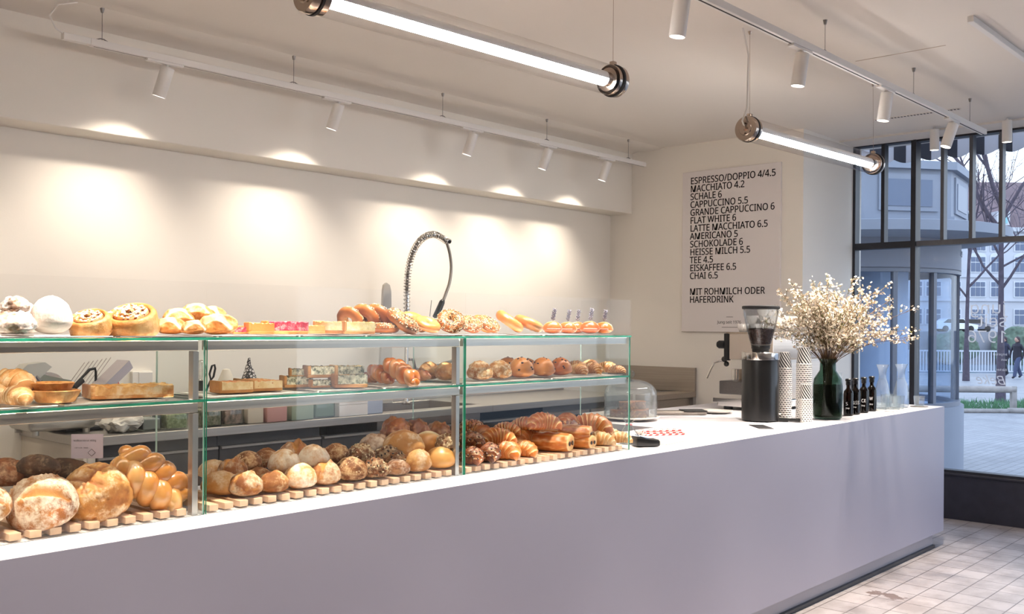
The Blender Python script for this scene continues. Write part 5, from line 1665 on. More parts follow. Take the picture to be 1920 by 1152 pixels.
for (x, y, z, a, lb) in ((-.075, .03, 0, -45, 'brownie at the bottom left under the cake dome'), (.0, -.05, 0, -40, 'brownie at the bottom front under the cake dome'), (.075, -.02, 0, -55, 'brownie at the bottom right under the cake dome'), (.03, .055, 0, -45, 'brownie at the bottom back under the cake dome'),
                         (-.035, .0, .045, -48, 'upper left brownie under the cake dome'), (.055, -.01, .045, -44, 'upper right brownie under the cake dome')):
    o = br if k == 0 else dup(br); k += 1
    o.location = (4.60 + x, .93 + y, .0185 + z); o.rotation_euler = (0, 0, math.radians(a))
    tag(o, lb, 'brownie', 'brownies under the dome')

# ------------------------------------------------------------------ small things by the case
t = thing('card_terminal', 'black card payment terminal lying at the corner of the glass case', 'card terminal', (3.64, .175, 0), math.radians(-35))
bm = nb(); box(bm, -.05, .06, -.042, .042, .003, .03, bev=.007); obj('housing', bm, black, t)
for v in t.children[0].data.vertices: v.co.z += max(0, -v.co.x) * .32 if v.co.z > .012 else 0
bm = nb(); box(bm, -.045, .0, -.034, .034, .033, .036)
o = obj('display', bm, plain('terminal_screen', '#6f87a8', .1), t, smooth=False); o.rotation_euler = (0, math.radians(17), 0); o.location = (0, 0, .003)
bm = nb(); box(bm, .012, .055, -.034, .034, .0295, .0315)
obj('keypad', bm, plain('keys', '#2b2b30', .5), t, smooth=False)
t = thing('sample_bag', 'small clear bag of sweets tied at the top beside the card terminal', 'bag', (3.655, .27, 0))
bm = nb(); lathe(bm, [(0, 0), (.04, .003), (.048, .02), (.04, .045), (.02, .075), (.012, .088), (.02, .105), (.028, .118)], 18)
for v in bm.verts: v.co += Vector((noise.noise(v.co * 50), noise.noise(v.co * 50 + Vector((5, 5, 5))), 0)) * .006
obj('film', bm, pane('bag_film', '#eef2f4', 2.0, rim='#c2c8cc', rough=.1), t)
bm = nb()
for i in range(14): ball(bm, (rnd.uniform(-.026, .026), rnd.uniform(-.026, .026), .012 + rnd.uniform(0, .025)), .010, 2)
o = obj('sweets', bm, plain('sweet_pink', '#e3cfd2', .5), t); o['kind'] = 'stuff'
bm = nb(); tube(bm, arc((0, 0, .088), .0135, 0, 360, 20, 'xy'), .0025, 6); obj('ribbon', bm, plain('ribbon_red', '#b86a72', .6), t)
# paper straws
m, nt_, b_ = newmat('straw_stripes')
tt = N(nt_, 'TexCoord'); wv = N(nt_, 'TexWave', Scale=18.0); wv.wave_type = 'BANDS'; wv.bands_direction = 'DIAGONAL'
nt_.links.new(tt.outputs['Object'], wv.inputs['Vector'])
nt_.links.new(ramp(nt_, [(.49, C('#efe6e0')), (.51, C('#cf4a4a'))], wv.outputs[0]).outputs[0], b_.inputs['Base Color'])
b_.inputs['Roughness'].default_value = .6
def straw():
    bm = nb(); lathe(bm, [(.0042, -.105), (.0042, .105), (.0036, .105), (.0036, -.105), (.0042, -.105)], 14)
    for v in bm.verts: v.co = Vector((v.co.z, v.co.x, v.co.y))
    return obj('paper_straw', bm, m)
st = straw()
k = 0
for lay, n in ((0, 13), (1, 11), (2, 7)):
    for i in range(n):
        o = st if k == 0 else dup(st); k += 1
        v = (i - (n - 1) / 2) * .0093
        d = Vector((.52, -.30, 0)) .normalized(); pp = Vector((d.y, -d.x, 0))
        c_ = Vector((4.10, .40, .0045 + lay * .0076)) + pp * v + d * rnd.uniform(-.008, .008)
        o.location = c_; o.rotation_euler = (rnd.uniform(0, 6), 0, math.atan2(d.y, d.x) + rnd.uniform(-.02, .02))
        tag(o, 'red and white paper straw in the loose bundle on the counter', 'straw', 'paper straws on the counter')
bm = nb(); box(bm, -.12, .12, -.09, .09, .0005, .002)
o = tag(obj('counter_mat', bm, plain('grey_mat', '#a8a29a', .7), smooth=False, loc=(3.86, .23, 0)), 'thin grey mat on the counter beside the card terminal', 'mat'); o.rotation_euler = (0, 0, .1)
# knives and plates at the back of the counter
t = thing('slicing_board', 'steel and black board lying flat behind the cake dome', 'board', (5.10, .93, 0), math.radians(-42))
bm = nb(); box(bm, -.16, .16, -.06, .06, .003, .022, bev=.003, seg=1); obj('plate', bm, steel, t, smooth=False)
bm = nb(); box(bm, .02, .165, -.064, .064, .0225, .028, bev=.002, seg=1); obj('cover', bm, blackm, t, smooth=False)
t = thing('side_plate', 'white flat plate with black rim piece near the espresso machine', 'plate', (5.36, .82, 0))
bm = nb(); lathe(bm, [(0, .004), (.07, .003), (.10, .012), (.105, .017), (.10, .017), (.07, .008), (0, .008)], 40); obj('dish', bm, MATS['plate_white'], t)
bm = nb(); box(bm, 4.50, 4.76, 1.02, 1.20, .0005, .028, bev=.003, seg=1)
tag(obj('pastry_carton', bm, paper, smooth=False), 'flat white carton lying at the back edge of the counter behind the croissants', 'box')
# ------------------------------------------------------------------ back kitchen bench
cab = plain('charcoal_front', '#3d3b3d', .45, var=.06, scale=6)
paleside = plain('pale_side', '#cfc5b6', .5)
benchsteel = brushed('bench_steel', '#b3ada7', .38, 0)
def drawer_unit(x0, x1, label, top_=.905, rows=(( -.80, -.42), (-.40, -.10))):
    t = thing('base_cabinet', label, 'cabinet', (x0, 2.20, FLOOR), 0, 'charcoal cabinets under the back bench')
    L = x1 - x0
    bm = nb(); box(bm, .002, L - .002, .02, .66, .10, top_); obj('carcass', bm, cab, t, smooth=False)
    bm = nb(); box(bm, .02, L - .02, .06, .6, 0, .10); obj('plinth', bm, blackm, t, smooth=False)
    for z0, z1 in rows:
        a, b_ = z0 - FLOOR, z1 - FLOOR
        bm = nb(); box(bm, .004, L - .004, 0, .02, a, b_, bev=.002, seg=1)
        d = obj('drawer', bm, cab, t, smooth=False)
        bm = nb(); box(bm, .01, L - .01, -.012, .002, b_ - .016, b_ - .004, bev=.002, seg=1); obj('handle', bm, benchsteel, d, smooth=False)
ux = [2.10, 2.75, 3.4, 4.05, 4.7, 5.35]
lb = ['charcoal drawer cabinet at the left end of the back bench', 'charcoal drawer cabinet below the plastic containers', 'charcoal drawer cabinet below the white cartons', 'charcoal drawer cabinet below the faucet', 'charcoal drawer cabinet below the sink drainer']
for i in range(5): drawer_unit(ux[i], ux[i + 1], lb[i], .905 if i in (0, 1) else .70)
t = thing('under_bench_fridge', 'dark steel fridge under the right end of the back bench', 'fridge', (5.35, 2.20, FLOOR))
bm = nb(); box(bm, .0, 1.04, .02, .66, .08, .905); obj('body', bm, darksteel, t, smooth=False)
for x0, x1 in ((.01, .51), (.53, 1.03)):
    bm = nb(); box(bm, x0, x1, -.01, .02, .12, .86, bev=.004, seg=1); d = obj('door', bm, steel, t, smooth=False)
    bm = nb(); box(bm, x0 + .03, x1 - .03, -.03, -.01, .80, .83, bev=.004, seg=1); obj('handle', bm, blackm, d, smooth=False)
bm = nb(); box(bm, 2.04, 2.098, 2.19, 2.893, FLOOR, -.046, bev=.002, seg=1)
tag(obj('end_panel', bm, paleside, smooth=False), 'pale side panel closing the left end of the back bench', 'panel')
t = thing('back_bench', 'long steel worktop with sink along the back wall', 'worktop', (2.03, 2.17, -.045))
bm = nb()
box(bm, 0, 1.85, 0, .724, 0, .045, bev=.003, seg=1); box(bm, 2.75, 4.36, 0, .724, 0, .045, bev=.003, seg=1)
box(bm, 1.85, 2.75, 0, .12, 0, .045, bev=.003, seg=1); box(bm, 1.85, 2.75, .62, .724, 0, .045, bev=.003, seg=1)
obj('worktop', bm, benchsteel, t, smooth=False)
bm = nb(); box(bm, 1.85, 2.75, .12, .62, -.20, -.19); box(bm, 1.85, 1.86, .12, .62, -.19, .043); box(bm, 2.74, 2.75, .12, .62, -.19, .043); box(bm, 1.86, 2.74, .12, .13, -.19, .043); box(bm, 1.86, 2.74, .61, .62, -.19, .043)
obj('sink_basin', bm, steel, t, smooth=False)
bm = nb(); box(bm, 0, 4.36, .700, .724, .045, .10, bev=.002, seg=1); obj('upstand', bm, benchsteel, t, smooth=False)
# bench along the menu wall
t = thing('side_bench', 'steel bench with tall splashback standing against the menu wall', 'worktop', (6.42, 2.0, FLOOR))
bm = nb(); box(bm, 0, .632, 0, .17, .90, .945, bev=.003, seg=1); obj('worktop', bm, brushed('warm_steel', '#aca297', .4, 1), t, smooth=False)
bm = nb(); box(bm, .605, .632, 0, .89, .945, 1.143, bev=.002, seg=1); obj('splashback', bm, MATS['warm_steel'], t, smooth=False)
bm = nb(); box(bm, .03, .60, .03, .17, .05, .895); obj('carcass', bm, MATS['warm_steel'], t, smooth=False)
bm = nb(); box(bm, .585, .625, .0, .03, .0, .90); obj('leg', bm, steelz, t, smooth=False)
bm = nb(); box(bm, .03, .07, .0, .03, .0, .90); obj('leg', bm, steelz, t, smooth=False)

# meat slicer
t = thing('meat_slicer', 'grey slicing machine with tilted carriage on the back bench', 'slicer', (2.03, 2.50, .001), 0)
t.scale = (.80, .80, .92)
al = plain('cast_aluminium', '#b9b6ae', .35, metal=.6)
alg = plain('slicer_plate', '#8f9084', .4, metal=.4)
bm = nb(); box(bm, -.20, .20, -.16, .16, .02, .10, bev=.03, seg=3)
for x in (-.15, .15):
    for y in (-.12, .12): cyl(bm, (x, y, 0), (x, y, .03), .022, seg=14)
obj('base', bm, al, t)
def quad_plate(pts, th, bev=.004):
    bm = nb()
    P = [Vector(p) for p in pts]
    nrm = (P[1] - P[0]).cross(P[2] - P[0]).normalized() * th
    A = [bm.verts.new(p) for p in P]; B_ = [bm.verts.new(p + nrm) for p in P]
    n = len(P)
    bm.faces.new(A); bm.faces.new(B_[::-1])
    for i in range(n): bm.faces.new((A[i], B_[i], B_[(i + 1) % n], A[(i + 1) % n]))
    return bm
obj('gauge_plate', quad_plate([(-.09, -.02, .31), (.10, -.02, .27), (.155, -.02, .21), (.215, -.02, .12), (.02, -.02, .12), (-.06, -.02, .24)], .02), alg, t)
bm = nb(); cyl(bm, (-.02, .02, .19), (-.02, .035, .19), .125, seg=48); obj('blade', bm, chrome, t)
obj('blade_guard', quad_plate([(-.24, -.06, .30), (-.17, -.06, .36), (-.07, -.06, .37), (-.03, -.06, .345), (-.14, -.06, .255), (-.20, -.06, .25)], .12), al, t)
obj('carriage', quad_plate([(.17, -.05, .15), (.40, -.05, .335), (.375, -.05, .375), (.12, -.05, .17)], .16), plain('carriage_lilac', '#b5acb0', .35, metal=.3), t)
bm = nb()
for k in range(7):
    cyl(bm, (.10 + k * .028, .06, .22 + k * .004), (.22 + k * .028, .06, .36 + k * .004), .0022, seg=6)
obj('grip_teeth', bm, steel, t)
bm = nb(); tube(bm, [(.10, -.05, .235), (.20, -.05, .325), (.235, -.05, .33), (.24, -.05, .31), (.24, -.05, .235)], .008, 8); cyl(bm, (.11, -.055, .235), (.16, -.055, .27), .014, seg=12)
obj('pusher_handle', bm, blackm, t)
bm = nb(); cyl(bm, (-.10, -.09, .275), (-.19, -.12, .205), .006, seg=8); ball(bm, (-.20, -.123, .197), .019, 2); ball(bm, (-.10, -.08, .215), .024, 2); ball(bm, (-.215, -.09, .245), .017, 2); ball(bm, (-.15, -.09, .155), .02, 2)
obj('control_knob', bm, black, t)
bm = nb(); cyl(bm, (-.05, -.05, .24), (-.01, -.07, .20), .03, seg=16); cyl(bm, (-.09, -.06, .19), (-.03, -.07, .14), .018, seg=12); cyl(bm, (-.12, -.05, .30), (-.08, -.06, .25), .012, seg=10)
obj('sharpener', bm, chrome, t)

def simple(name, label, cat, loc, parts, group=None, rz=0):
    t = thing(name, label, cat, loc, rz, group)
    for nm, bm, m in parts: obj(nm, bm, m, t)
    return t
b1 = nb(); lathe(b1, [(0, 0), (.026, 0), (.028, .01), (.028, .10), (.022, .125), (0, .13)], 24)
b2 = nb(); lathe(b2, [(0, .128), (.028, .128), (.029, .135), (.029, .165), (.024, .18), (.016, .182), (.016, .196), (0, .197)], 24)
simple('spray_bottle', 'white bottle with red cap on the back bench beside the slicer', 'bottle', (2.305, 2.45, .0), [('body', b1, plain('bottle_white', '#e7e2de', .4)), ('cap', b2, plain('red_cap', '#c62d2a', .4))]).scale = (1.1, 1.1, 1.32)
b1 = nb(); box(b1, -.06, .06, -.03, .0, 0, .078, bev=.003, seg=1)
b2 = nb(); box(b2, -.025, .056, -.034, -.029, .006, .072, bev=.002, seg=1)
simple('wall_socket', 'white double socket box on the back wall above the bench', 'socket', (2.675, 2.894, .185), [('box', b1, plain('socket_white', '#e9e4dd', .4)), ('cover', b2, plain('socket_plate', '#dcd7d2', .35))])
# utensil pot with whisk and spatula
b1 = nb(); lathe(b1, [(0, 0), (.05, 0), (.055, .01), (.058, .14), (.055, .14), (.05, .012), (0, .01)], 28)
simple('utensil_pot', 'pale pot holding kitchen tools on the back bench', 'pot', (2.86, 2.55, 0), [('body', b1, plain('pot_clay', '#d8cdbd', .5))])
b1 = nb()
for k in range(7):
    a = k * PI / 7
    tube(b1, [(0, 0, .20)] + [(.030 * math.sin(u) * math.cos(a), .030 * math.sin(u) * math.sin(a), .26 - .06 * math.cos(u)) for u in [j * 2 * PI / 16 for j in range(1, 16)]] + [(0, 0, .20)], .0011, 5)
b2 = nb(); cyl(b2, (0, 0, .03), (0, 0, .205), .010, .013, seg=12)
simple('whisk', 'wire whisk with black handle standing in the utensil pot', 'whisk', (2.845, 2.545, .012), [('wires', b1, chrome), ('handle', b2, blackm)])
b1 = nb(); tube(b1, [(-.01, 0, .03), (.01, 0, .16), (.035, 0, .21)], .006, 8)
b2 = nb(); tube(b2, [(.035, 0, .205), (.025, 0, .24), (.04, 0, .285), (.055, 0, .29), (.06, 0, .27), (.05, 0, .225)], .006, 8, closed=True)
simple('ladle', 'black ladle handle with open loop leaning out of the utensil pot', 'ladle', (2.875, 2.55, .012), [('shaft', b1, blackm), ('loop', b2, blackm)])
# patterned cone of paper
m, nt_, b_ = newmat('pebble_print')
tt = N(nt_, 'TexCoord'); vv = N(nt_, 'TexVoronoi', Scale=62.0); vv.feature = 'DISTANCE_TO_EDGE'
nt_.links.new(tt.outputs['Object'], vv.inputs['Vector'])
nt_.links.new(ramp(nt_, [(.10, C('#2c2a2b')), (.2, C('#d9d4d0'))], vv.outputs[0]).outputs[0], b_.inputs['Base Color']); b_.inputs['Roughness'].default_value = .7
b1 = nb(); lathe(b1, [(0, 0), (.055, .0), (.068, .02), (.072, .08), (.064, .16), (.036, .24), (.014, .30), (.008, .335), (0, .337)], 20)
for v in b1.verts: v.co += Vector((noise.noise(v.co * 22), noise.noise(v.co * 22 + Vector((9, 0, 0))), 0)) * .008
simple('patterned_bag', 'black and white pebble-patterned bag twisted to a point behind the quiche', 'bag', (3.17, 2.58, 0), [('body', b1, m)])
b1 = nb(); lathe(b1, [(0, 0), (.06, 0), (.05, .2), (.02, .27), (0, .275)], 20)
simple('white_funnel_bag', 'plain white bag standing left of the pebble-patterned bag', 'bag', (3.06, 2.64, 0), [('body', b1, plain('bag_white', '#d6cfc0', .7))])
# containers on the bench
def tub(x, y, w_, d_, h, label, mbody, mcont=None, fill=.7, lid=None):
    t = thing('storage_tub', label, 'container', (x, y, .0005), 0, 'tubs on the back bench')
    bm = nb(); box(bm, -w_ / 2, w_ / 2, -d_ / 2, d_ / 2, 0, h, bev=.008); obj('body', bm, mbody, t)
    if mcont:
        bm = nb(); box(bm, -w_ / 2 + .006, w_ / 2 - .006, -d_ / 2 + .006, d_ / 2 - .006, .006, h * fill, bev=.004, seg=1); obj('contents', bm, mcont, t)
    if lid:
        bm = nb(); box(bm, -w_ / 2 - .004, w_ / 2 + .004, -d_ / 2 - .004, d_ / 2 + .004, h, h + .012, bev=.004, seg=1); obj('lid', bm, lid, t)
clearp = pane('clear_plastic', '#dfe3de', 1.2, rim='#9aa09a')
herbs = crust('chopped_greens', '#5b6b36', '#a3b07c', '#d5dcb8', rough=.7, scale=55, bump=.6)
salad = crust('mixed_salad', '#3d4a2c', '#8d8a70', '#d9c9b8', rough=.7, scale=40, bump=.6)
tub(2.40, 2.30, .10, .14, .085, 'clear tub with grey contents, left one on the back bench', clearp, plain('grey_food', '#a9a8a6', .6))
tub(2.52, 2.28, .12, .15, .085, 'clear tub of chopped pale greens on the back bench', clearp, herbs, .9)
tub(2.71, 2.27, .12, .14, .095, 'clear tub of dark mixed salad on the back bench', clearp, salad, .9)
tub(2.84, 2.27, .12, .14, .095, 'clear tub of salad with pink strips on the back bench', clearp, crust('pink_salad', '#4a4a38', '#a48c80', '#d9b5a8', rough=.7, scale=35, bump=.6), .9)
tub(2.965, 2.26, .10, .13, .09, 'beige tub between the salads and the red one', plain('beige_plastic', '#c3b8a4', .5))
tub(3.09, 2.25, .13, .14, .085, 'tub with a red lid on the back bench', plain('rose_plastic', '#b98b84', .5), None, lid=plain('red_lid', '#c83a4c', .4))
tub(3.26, 2.26, .15, .15, .085, 'green tub with a dark blue lid on the back bench', plain('green_plastic', '#8f9c86', .5), None, lid=plain('navy_lid', '#2f2c4a', .45))
tub(3.43, 2.28, .14, .15, .10, 'pale green clear tub next to the white cartons', clearp, plain('pale_green_food', '#93a69a', .6), .9)
for i, (z, l_) in enumerate(((.0005, 'lower white carton of the stack on the back bench'), (.0665, 'upper white carton of the stack on the back bench'))):
    t = thing('white_carton', l_, 'box', (3.62, 2.28, z), 0, 'white cartons')
    bm = nb(); box(bm, -.105, .105, -.09, .09, 0, .065, bev=.002, seg=1); obj('body', bm, paper, t, smooth=False)
t = thing('blue_carton', 'pale blue carton beside the white cartons on the back bench', 'box', (3.80, 2.29, .0005)); bm = nb(); box(bm, -.065, .065, -.07, .07, 0, .135, bev=.002, seg=1); obj('body', bm, plain('pale_blue_card', '#b5bdcf', .6), t, smooth=False)
t = thing('plastic_bag', 'crumpled white plastic bag lying on the bench below the flaky slab', 'bag', (2.29, 2.285, .0)); bm = nb(); ball(bm, (0, 0, .045), .085, 4, (1.3, .8, .52))
for v in bm.verts: v.co += v.normal * .022 * fb(v.co.x * 22, v.co.y * 22, v.co.z * 22, 4); v.co.z = max(v.co.z, .001)
obj('film', bm, plain('bag_plastic', '#d3cec3', .4, trans=.3), t)
t = thing('dark_crate', 'dark crate on the left end of the back bench', 'crate', (2.16, 2.62, .0012)); bm = nb(); box(bm, -.09, .1, -.18, .2, 0, .018, bev=.006); obj('body', bm, blackm, t)
# spring faucet
t = thing('spring_faucet', 'tall steel faucet with coiled spring hose behind the bagels', 'faucet', (4.39, 2.60, 0))
bm = nb(); lathe(bm, [(0, 0), (.03, 0), (.03, .012), (.018, .02), (.014, .05), (.014, .74), (0, .741)], 20); obj('riser', bm, chrome, t)
ctr = [Vector(p) for p in ((0, 0, .60), (0, 0, .74), (.006, 0, .86), (.035, 0, .98), (.09, 0, 1.075), (.17, 0, 1.135), (.26, 0, 1.15), (.36, 0, 1.115))]
def spline(P, n):
    out = []
    for i in range(len(P) - 1):
        a, b_, c_, d = P[max(i - 1, 0)], P[i], P[i + 1], P[min(i + 2, len(P) - 1)]
        for k in range(n):
            u = k / n
            out.append(.5 * ((2 * b_) + (c_ - a) * u + (2 * a - 5 * b_ + 4 * c_ - d) * u * u + (3 * b_ - a - 3 * c_ + d) * u ** 3))
    return out + [P[-1]]
sp = spline(ctr, 40)
coil = []
x = None
for i, p in enumerate(sp):
    tv = (sp[min(i + 1, len(sp) - 1)] - sp[max(i - 1, 0)]).normalized()
    y = Vector((0, 1, 0)); x = y.cross(tv)
    for k in range(4):
        a = (i + k / 4) * .95
        q = p.lerp(sp[min(i + 1, len(sp) - 1)], k / 4)
        coil.append(q + (x * math.cos(a) + y * math.sin(a)) * .021)
bm = nb(); tube(bm, coil, .0042, 5); obj('spring', bm, chrome, t)
bm = nb(); tube(bm, sp, .010, 10); obj('hose', bm, plain('hose_grey', '#a09a92', .5), t)
hs = spline([Vector(p) for p in ((.36, 0, 1.115), (.395, 0, 1.03), (.41, 0, .93), (.395, 0, .83), (.36, 0, .75), (.335, 0, .70))], 12)
bm = nb(); tube(bm, hs, .011, 12); obj('drop_hose', bm, plain('hose_steel', '#8f8982', .3, metal=.7), t)
bm = nb(); cyl(bm, (.36, 0, 1.12), (.395, 0, 1.115), .017, seg=14); obj('hose_clip', bm, black, t)
bm = nb(); cyl(bm, (.335, 0, .705), (.325, 0, .69), .013, .02, seg=16); cyl(bm, (.325, 0, .69), (.265, 0, .585), .02, .023, seg=16); obj('spray_head', bm, black, t)
bm = nb(); tube(bm, [(.02, 0, .30), (.06, 0, .30), (.08, -.0, .24), (.14, 0, .235), (.40, 0, .275), (.48, 0, .30)], .012, 10); obj('spout', bm, chrome, t)
bm = nb(); cyl(bm, (.215, -.01, .70), (.20, -.01, .59), .0025, seg=8); obj('spray_lever', bm, chrome, t)
# grey tapered knife steel panel on the wall
t = thing('wall_paddle', 'grey tapered paddle standing upright by the faucet', 'paddle', (4.36, 2.78, 0))
bm = nb(); pr = [(-.06, 0), (.06, 0), (.045, .60), (.04, .76), (.028, .80), (0, .815), (-.02, .80), (-.028, .76)]
prism(bm, pr, -.01, .01)
for v in bm.verts: v.co = Vector((v.co.x, v.co.z, v.co.y))
obj('blade', bm, plain('paddle_grey', '#b9b4ad', .5), t)
# ------------------------------------------------------------------ outside
def at_depth(px, depth, z):
    """a spot outdoors, 'depth' metres straight ahead and sideways by the same angle as px"""
    p = CAM + fwd * depth + rgt * ((px - 960) / FPX * depth)
    return Vector((p.x, p.y, z))
VROT = math.atan2(rgt.y, rgt.x)
m, nt, b = newmat('pavement')
tt = N(nt, 'TexCoord')
br = N(nt, 'TexBrick', Scale=1.0); br.inputs['Brick Width'].default_value = .22; br.inputs['Row Height'].default_value = .11; br.inputs['Mortar Size'].default_value = .008
br.inputs['Color1'].default_value = C('#8f9196'); br.inputs['Color2'].default_value = C('#808389'); br.inputs['Mortar'].default_value = C('#686a70')
nt.links.new(tt.outputs['Object'], br.inputs['Vector'])
n_ = N(nt, 'TexNoise', Scale=1.2, Detail=5.0); nt.links.new(tt.outputs['Object'], n_.inputs['Vector'])
nt.links.new(mixc(nt, .4, br.outputs[0], ramp(nt, [(.3, C('#9fa0a5')), (.7, (1, 1, 1))], n_.outputs[0]).outputs[0], 'MULTIPLY'), b.inputs['Base Color'])
b.inputs['Roughness'].default_value = .5
GZ = -1.10
def gz(d): return GZ - .45 * max(0, min(1, (d - 14) / 28))
bm = nb()
ds = [2, 14, 42, 46]
rows = []
for d_ in ds:
    rows.append([])
    for l_ in (-30, 0, 20, 45):
        p_ = CAM + fwd * d_ + rgt * l_
        rows[-1].append(bm.verts.new((p_.x, p_.y, gz(d_))))
for a_, c_ in zip(rows[:-1], rows[1:]):
    for i in range(3): bm.faces.new((a_[i], a_[i + 1], c_[i + 1], c_[i]))
bmesh.ops.bisect_plane(bm, geom=bm.verts[:] + bm.edges[:] + bm.faces[:], plane_co=(8.14, 0, 0), plane_no=(-1, 0, 0), clear_outer=True)
r_ = bmesh.ops.extrude_face_region(bm, geom=bm.faces[:])
for v in [g for g in r_['geom'] if isinstance(g, bmesh.types.BMVert)]: v.co.z -= .3
pv = obj('pavement', bm, m, smooth=False)
struct(pv)
def out_thing(name, label, cat, px, d, z, group=None, rz=0):
    return thing(name, label, cat, at_depth(px, d, z), VROT + rz, group)

# round kiosk of pale render with curved glass
kw = plain('kiosk_render', '#878d99', .7, var=.05, scale=3)
kd = plain('kiosk_fascia', '#777a86', .6)
kc = Vector((11.4, 2.604, 0))
t = thing('corner_pavilion', 'pale round pavilion with curved glass and flat roof just outside the window', 'building', (kc.x, kc.y, -1.5085), 0)
t.scale = (1.25, 1.25, 1.25)
def ringwall(bm, r0, r1, z0, z1, a0=0, a1=360, n=64):
    ang = [math.radians(a0 + (a1 - a0) * i / n) for i in range(n + 1)]
    R_ = [[bm.verts.new((r * math.cos(a), r * math.sin(a), z)) for r, z in ((r1, z0), (r1, z1), (r0, z1), (r0, z0))] for a in ang]
    for p_, q_ in zip(R_[:-1], R_[1:]):
        for j in range(4): bm.faces.new((p_[j], q_[j], q_[(j + 1) % 4], p_[(j + 1) % 4]))
    bm.faces.new(R_[0]); bm.faces.new(R_[-1][::-1])
zb = -GZ
A0 = 180 - 40; 
bm = nb(); ringwall(bm, .9, 1.03, 0, zb - .16, 100, 400); obj('plinth', bm, kw, t, smooth=True, ang=50)
bm = nb(); ringwall(bm, .93, 1.0, zb + 1.05, zb + 1.32, 100, 400); obj('fascia', bm, kd, t, ang=50)
bm = nb(); lathe(bm, [(0, zb + 1.315), (1.05, zb + 1.315), (1.40, zb + 1.335), (1.42, zb + 1.34), (1.42, zb + 1.425), (1.40, zb + 1.43), (1.0, zb + 1.45), (0, zb + 1.46)], 64); obj('roof_slab', bm, kw, t, ang=50)
kg = pane('kiosk_glass', '#e9eff6', .6)
bm = nb(); ringwall(bm, .955, .965, zb - .16, zb + 1.06, 205, 400); obj('curved_glass', bm, kg, t, ang=50)
bm = nb(); ringwall(bm, .93, 1.0, zb - .17, zb - .12, 100, 400); ringwall(bm, .93, 1.0, zb + 1.02, zb + 1.06, 100, 400)
for a in (206, 226, 250, 292, 297, 340):
    bm2 = bm
    ringwall(bm, .935, .99, zb - .13, zb + 1.03, a, a + 2.2, 2)
obj('glazing_frame', bm, plain('kiosk_frame', '#6b6f7a', .5), t, ang=50)
bm = nb(); ringwall(bm, .92, .99, zb - .16, zb + 1.06, 100, 205); obj('wall', bm, plain('kiosk_wall', '#858e9e', .7), t, ang=50)
bm = nb(); lathe(bm, [(0, .9), (.9, .9), (.9, .92), (0, .92)], 40); lathe(bm, [(.55, .92), (.55, 2.2)], 32); obj('shop_interior', bm, plain('kiosk_inside', '#d3dcea', .8), t)
# upper octagon with windows
N8 = 8
R8 = 1.08
pts8 = [(R8 * math.cos(math.radians(22.5 + 45 * i + 8)), R8 * math.sin(math.radians(22.5 + 45 * i + 8))) for i in range(8)]
bm = nb(); prism(bm, pts8, zb + 1.44, zb + 1.92); obj('upper_storey', bm, kw, t, smooth=False)
bm = nb(); prism(bm, [(x * 1.05, y * 1.05) for x, y in pts8], zb + 1.90, zb + 1.97); prism(bm, [(x * 1.03, y * 1.03) for x, y in pts8], zb + 1.44, zb + 1.50); obj('cornice', bm, kw, t, smooth=False)
for i in range(8):
    a, b_ = Vector(pts8[i]), Vector(pts8[(i + 1) % 8])
    mid, dr = (a + b_) / 2, (b_ - a).normalized(); nr = mid.normalized()
    bm = nb(); obox(bm, mid + nr * .004, dr, nr, .28, .012, zb + 1.54, zb + 1.86); f = obj('window', bm, kw, t, smooth=False)
    bm = nb(); obox(bm, mid + nr * .012, dr, nr, .22, .010, zb + 1.58, zb + 1.81); obj('pane', bm, plain('blind_grey', '#5f6b80', .4) if 'blind_grey' not in MATS else MATS['blind_grey'], f, smooth=False)
for i, ch in enumerate('CENT'):
    a = math.radians(281 + i * 5.2)
    text('lettering', ch, .085, plain('fascia_letters', '#c9cdd6', .4) if 'fascia_letters' not in MATS else MATS['fascia_letters'], t, (1.003 * math.cos(a), 1.003 * math.sin(a), zb + 1.19), (PI / 2, 0, a + PI / 2), ext=.004, align='CENTER')

# awning over the shop window
m, nt, b = newmat('awning_stripes')
tt = N(nt, 'TexCoord'); s_ = N(nt, 'SeparateXYZ'); nt.links.new(tt.outputs['Object'], s_.inputs[0])
mu = N(nt, 'Math', operation='MULTIPLY'); mu.inputs[1].default_value = 1 / .21; nt.links.new(s_.outputs['Y'], mu.inputs[0])
fr = N(nt, 'Math', operation='FRACT'); nt.links.new(mu.outputs[0], fr.inputs[0])
gt = N(nt, 'Math', operation='GREATER_THAN'); gt.inputs[1].default_value = .5; nt.links.new(fr.outputs[0], gt.inputs[0])
nt.links.new(mixc(nt, gt.outputs[0], C('#d5d4d8'), C('#55565c')), b.inputs['Base Color']); b.inputs['Roughness'].default_value = .8
tl = N(nt, 'BsdfTranslucent'); nt.links.new(mixc(nt, gt.outputs[0], C('#e3e2e6'), C('#7a7c86')), tl.inputs[0])
ms_ = N(nt, 'MixShader'); ms_.inputs[0].default_value = .55
nt.links.new(b.outputs[0], ms_.inputs[1]); nt.links.new(tl.outputs[0], ms_.inputs[2]); nt.links.new(ms_.outputs[0], nt.nodes['Material Output'].inputs[0])
t = thing('striped_awning', 'grey and white striped awning with scalloped edge above the window', 'awning', (8.15, .3, 2.16))
L0, L1, n = -5.0, .95, 240
bm = nb()
def strip(f0, f1, th):
    prev = None
    for i in range(n + 1):
        y = L0 + (L1 - L0) * i / n
        a_, c_ = f0(y), f1(y)
        cur = [bm.verts.new(v) for v in (a_, c_, (c_[0] + th, c_[1], c_[2]), (a_[0] + th, a_[1], a_[2]))]
        if prev:
            for j in range(4): bm.faces.new((prev[j], prev[(j + 1) % 4], cur[(j + 1) % 4], cur[j]))
        prev = cur
strip(lambda y: (.0, y, .10), lambda y: (.32, y, -.03), .004); obj('canopy', bm, m, t, ang=60)
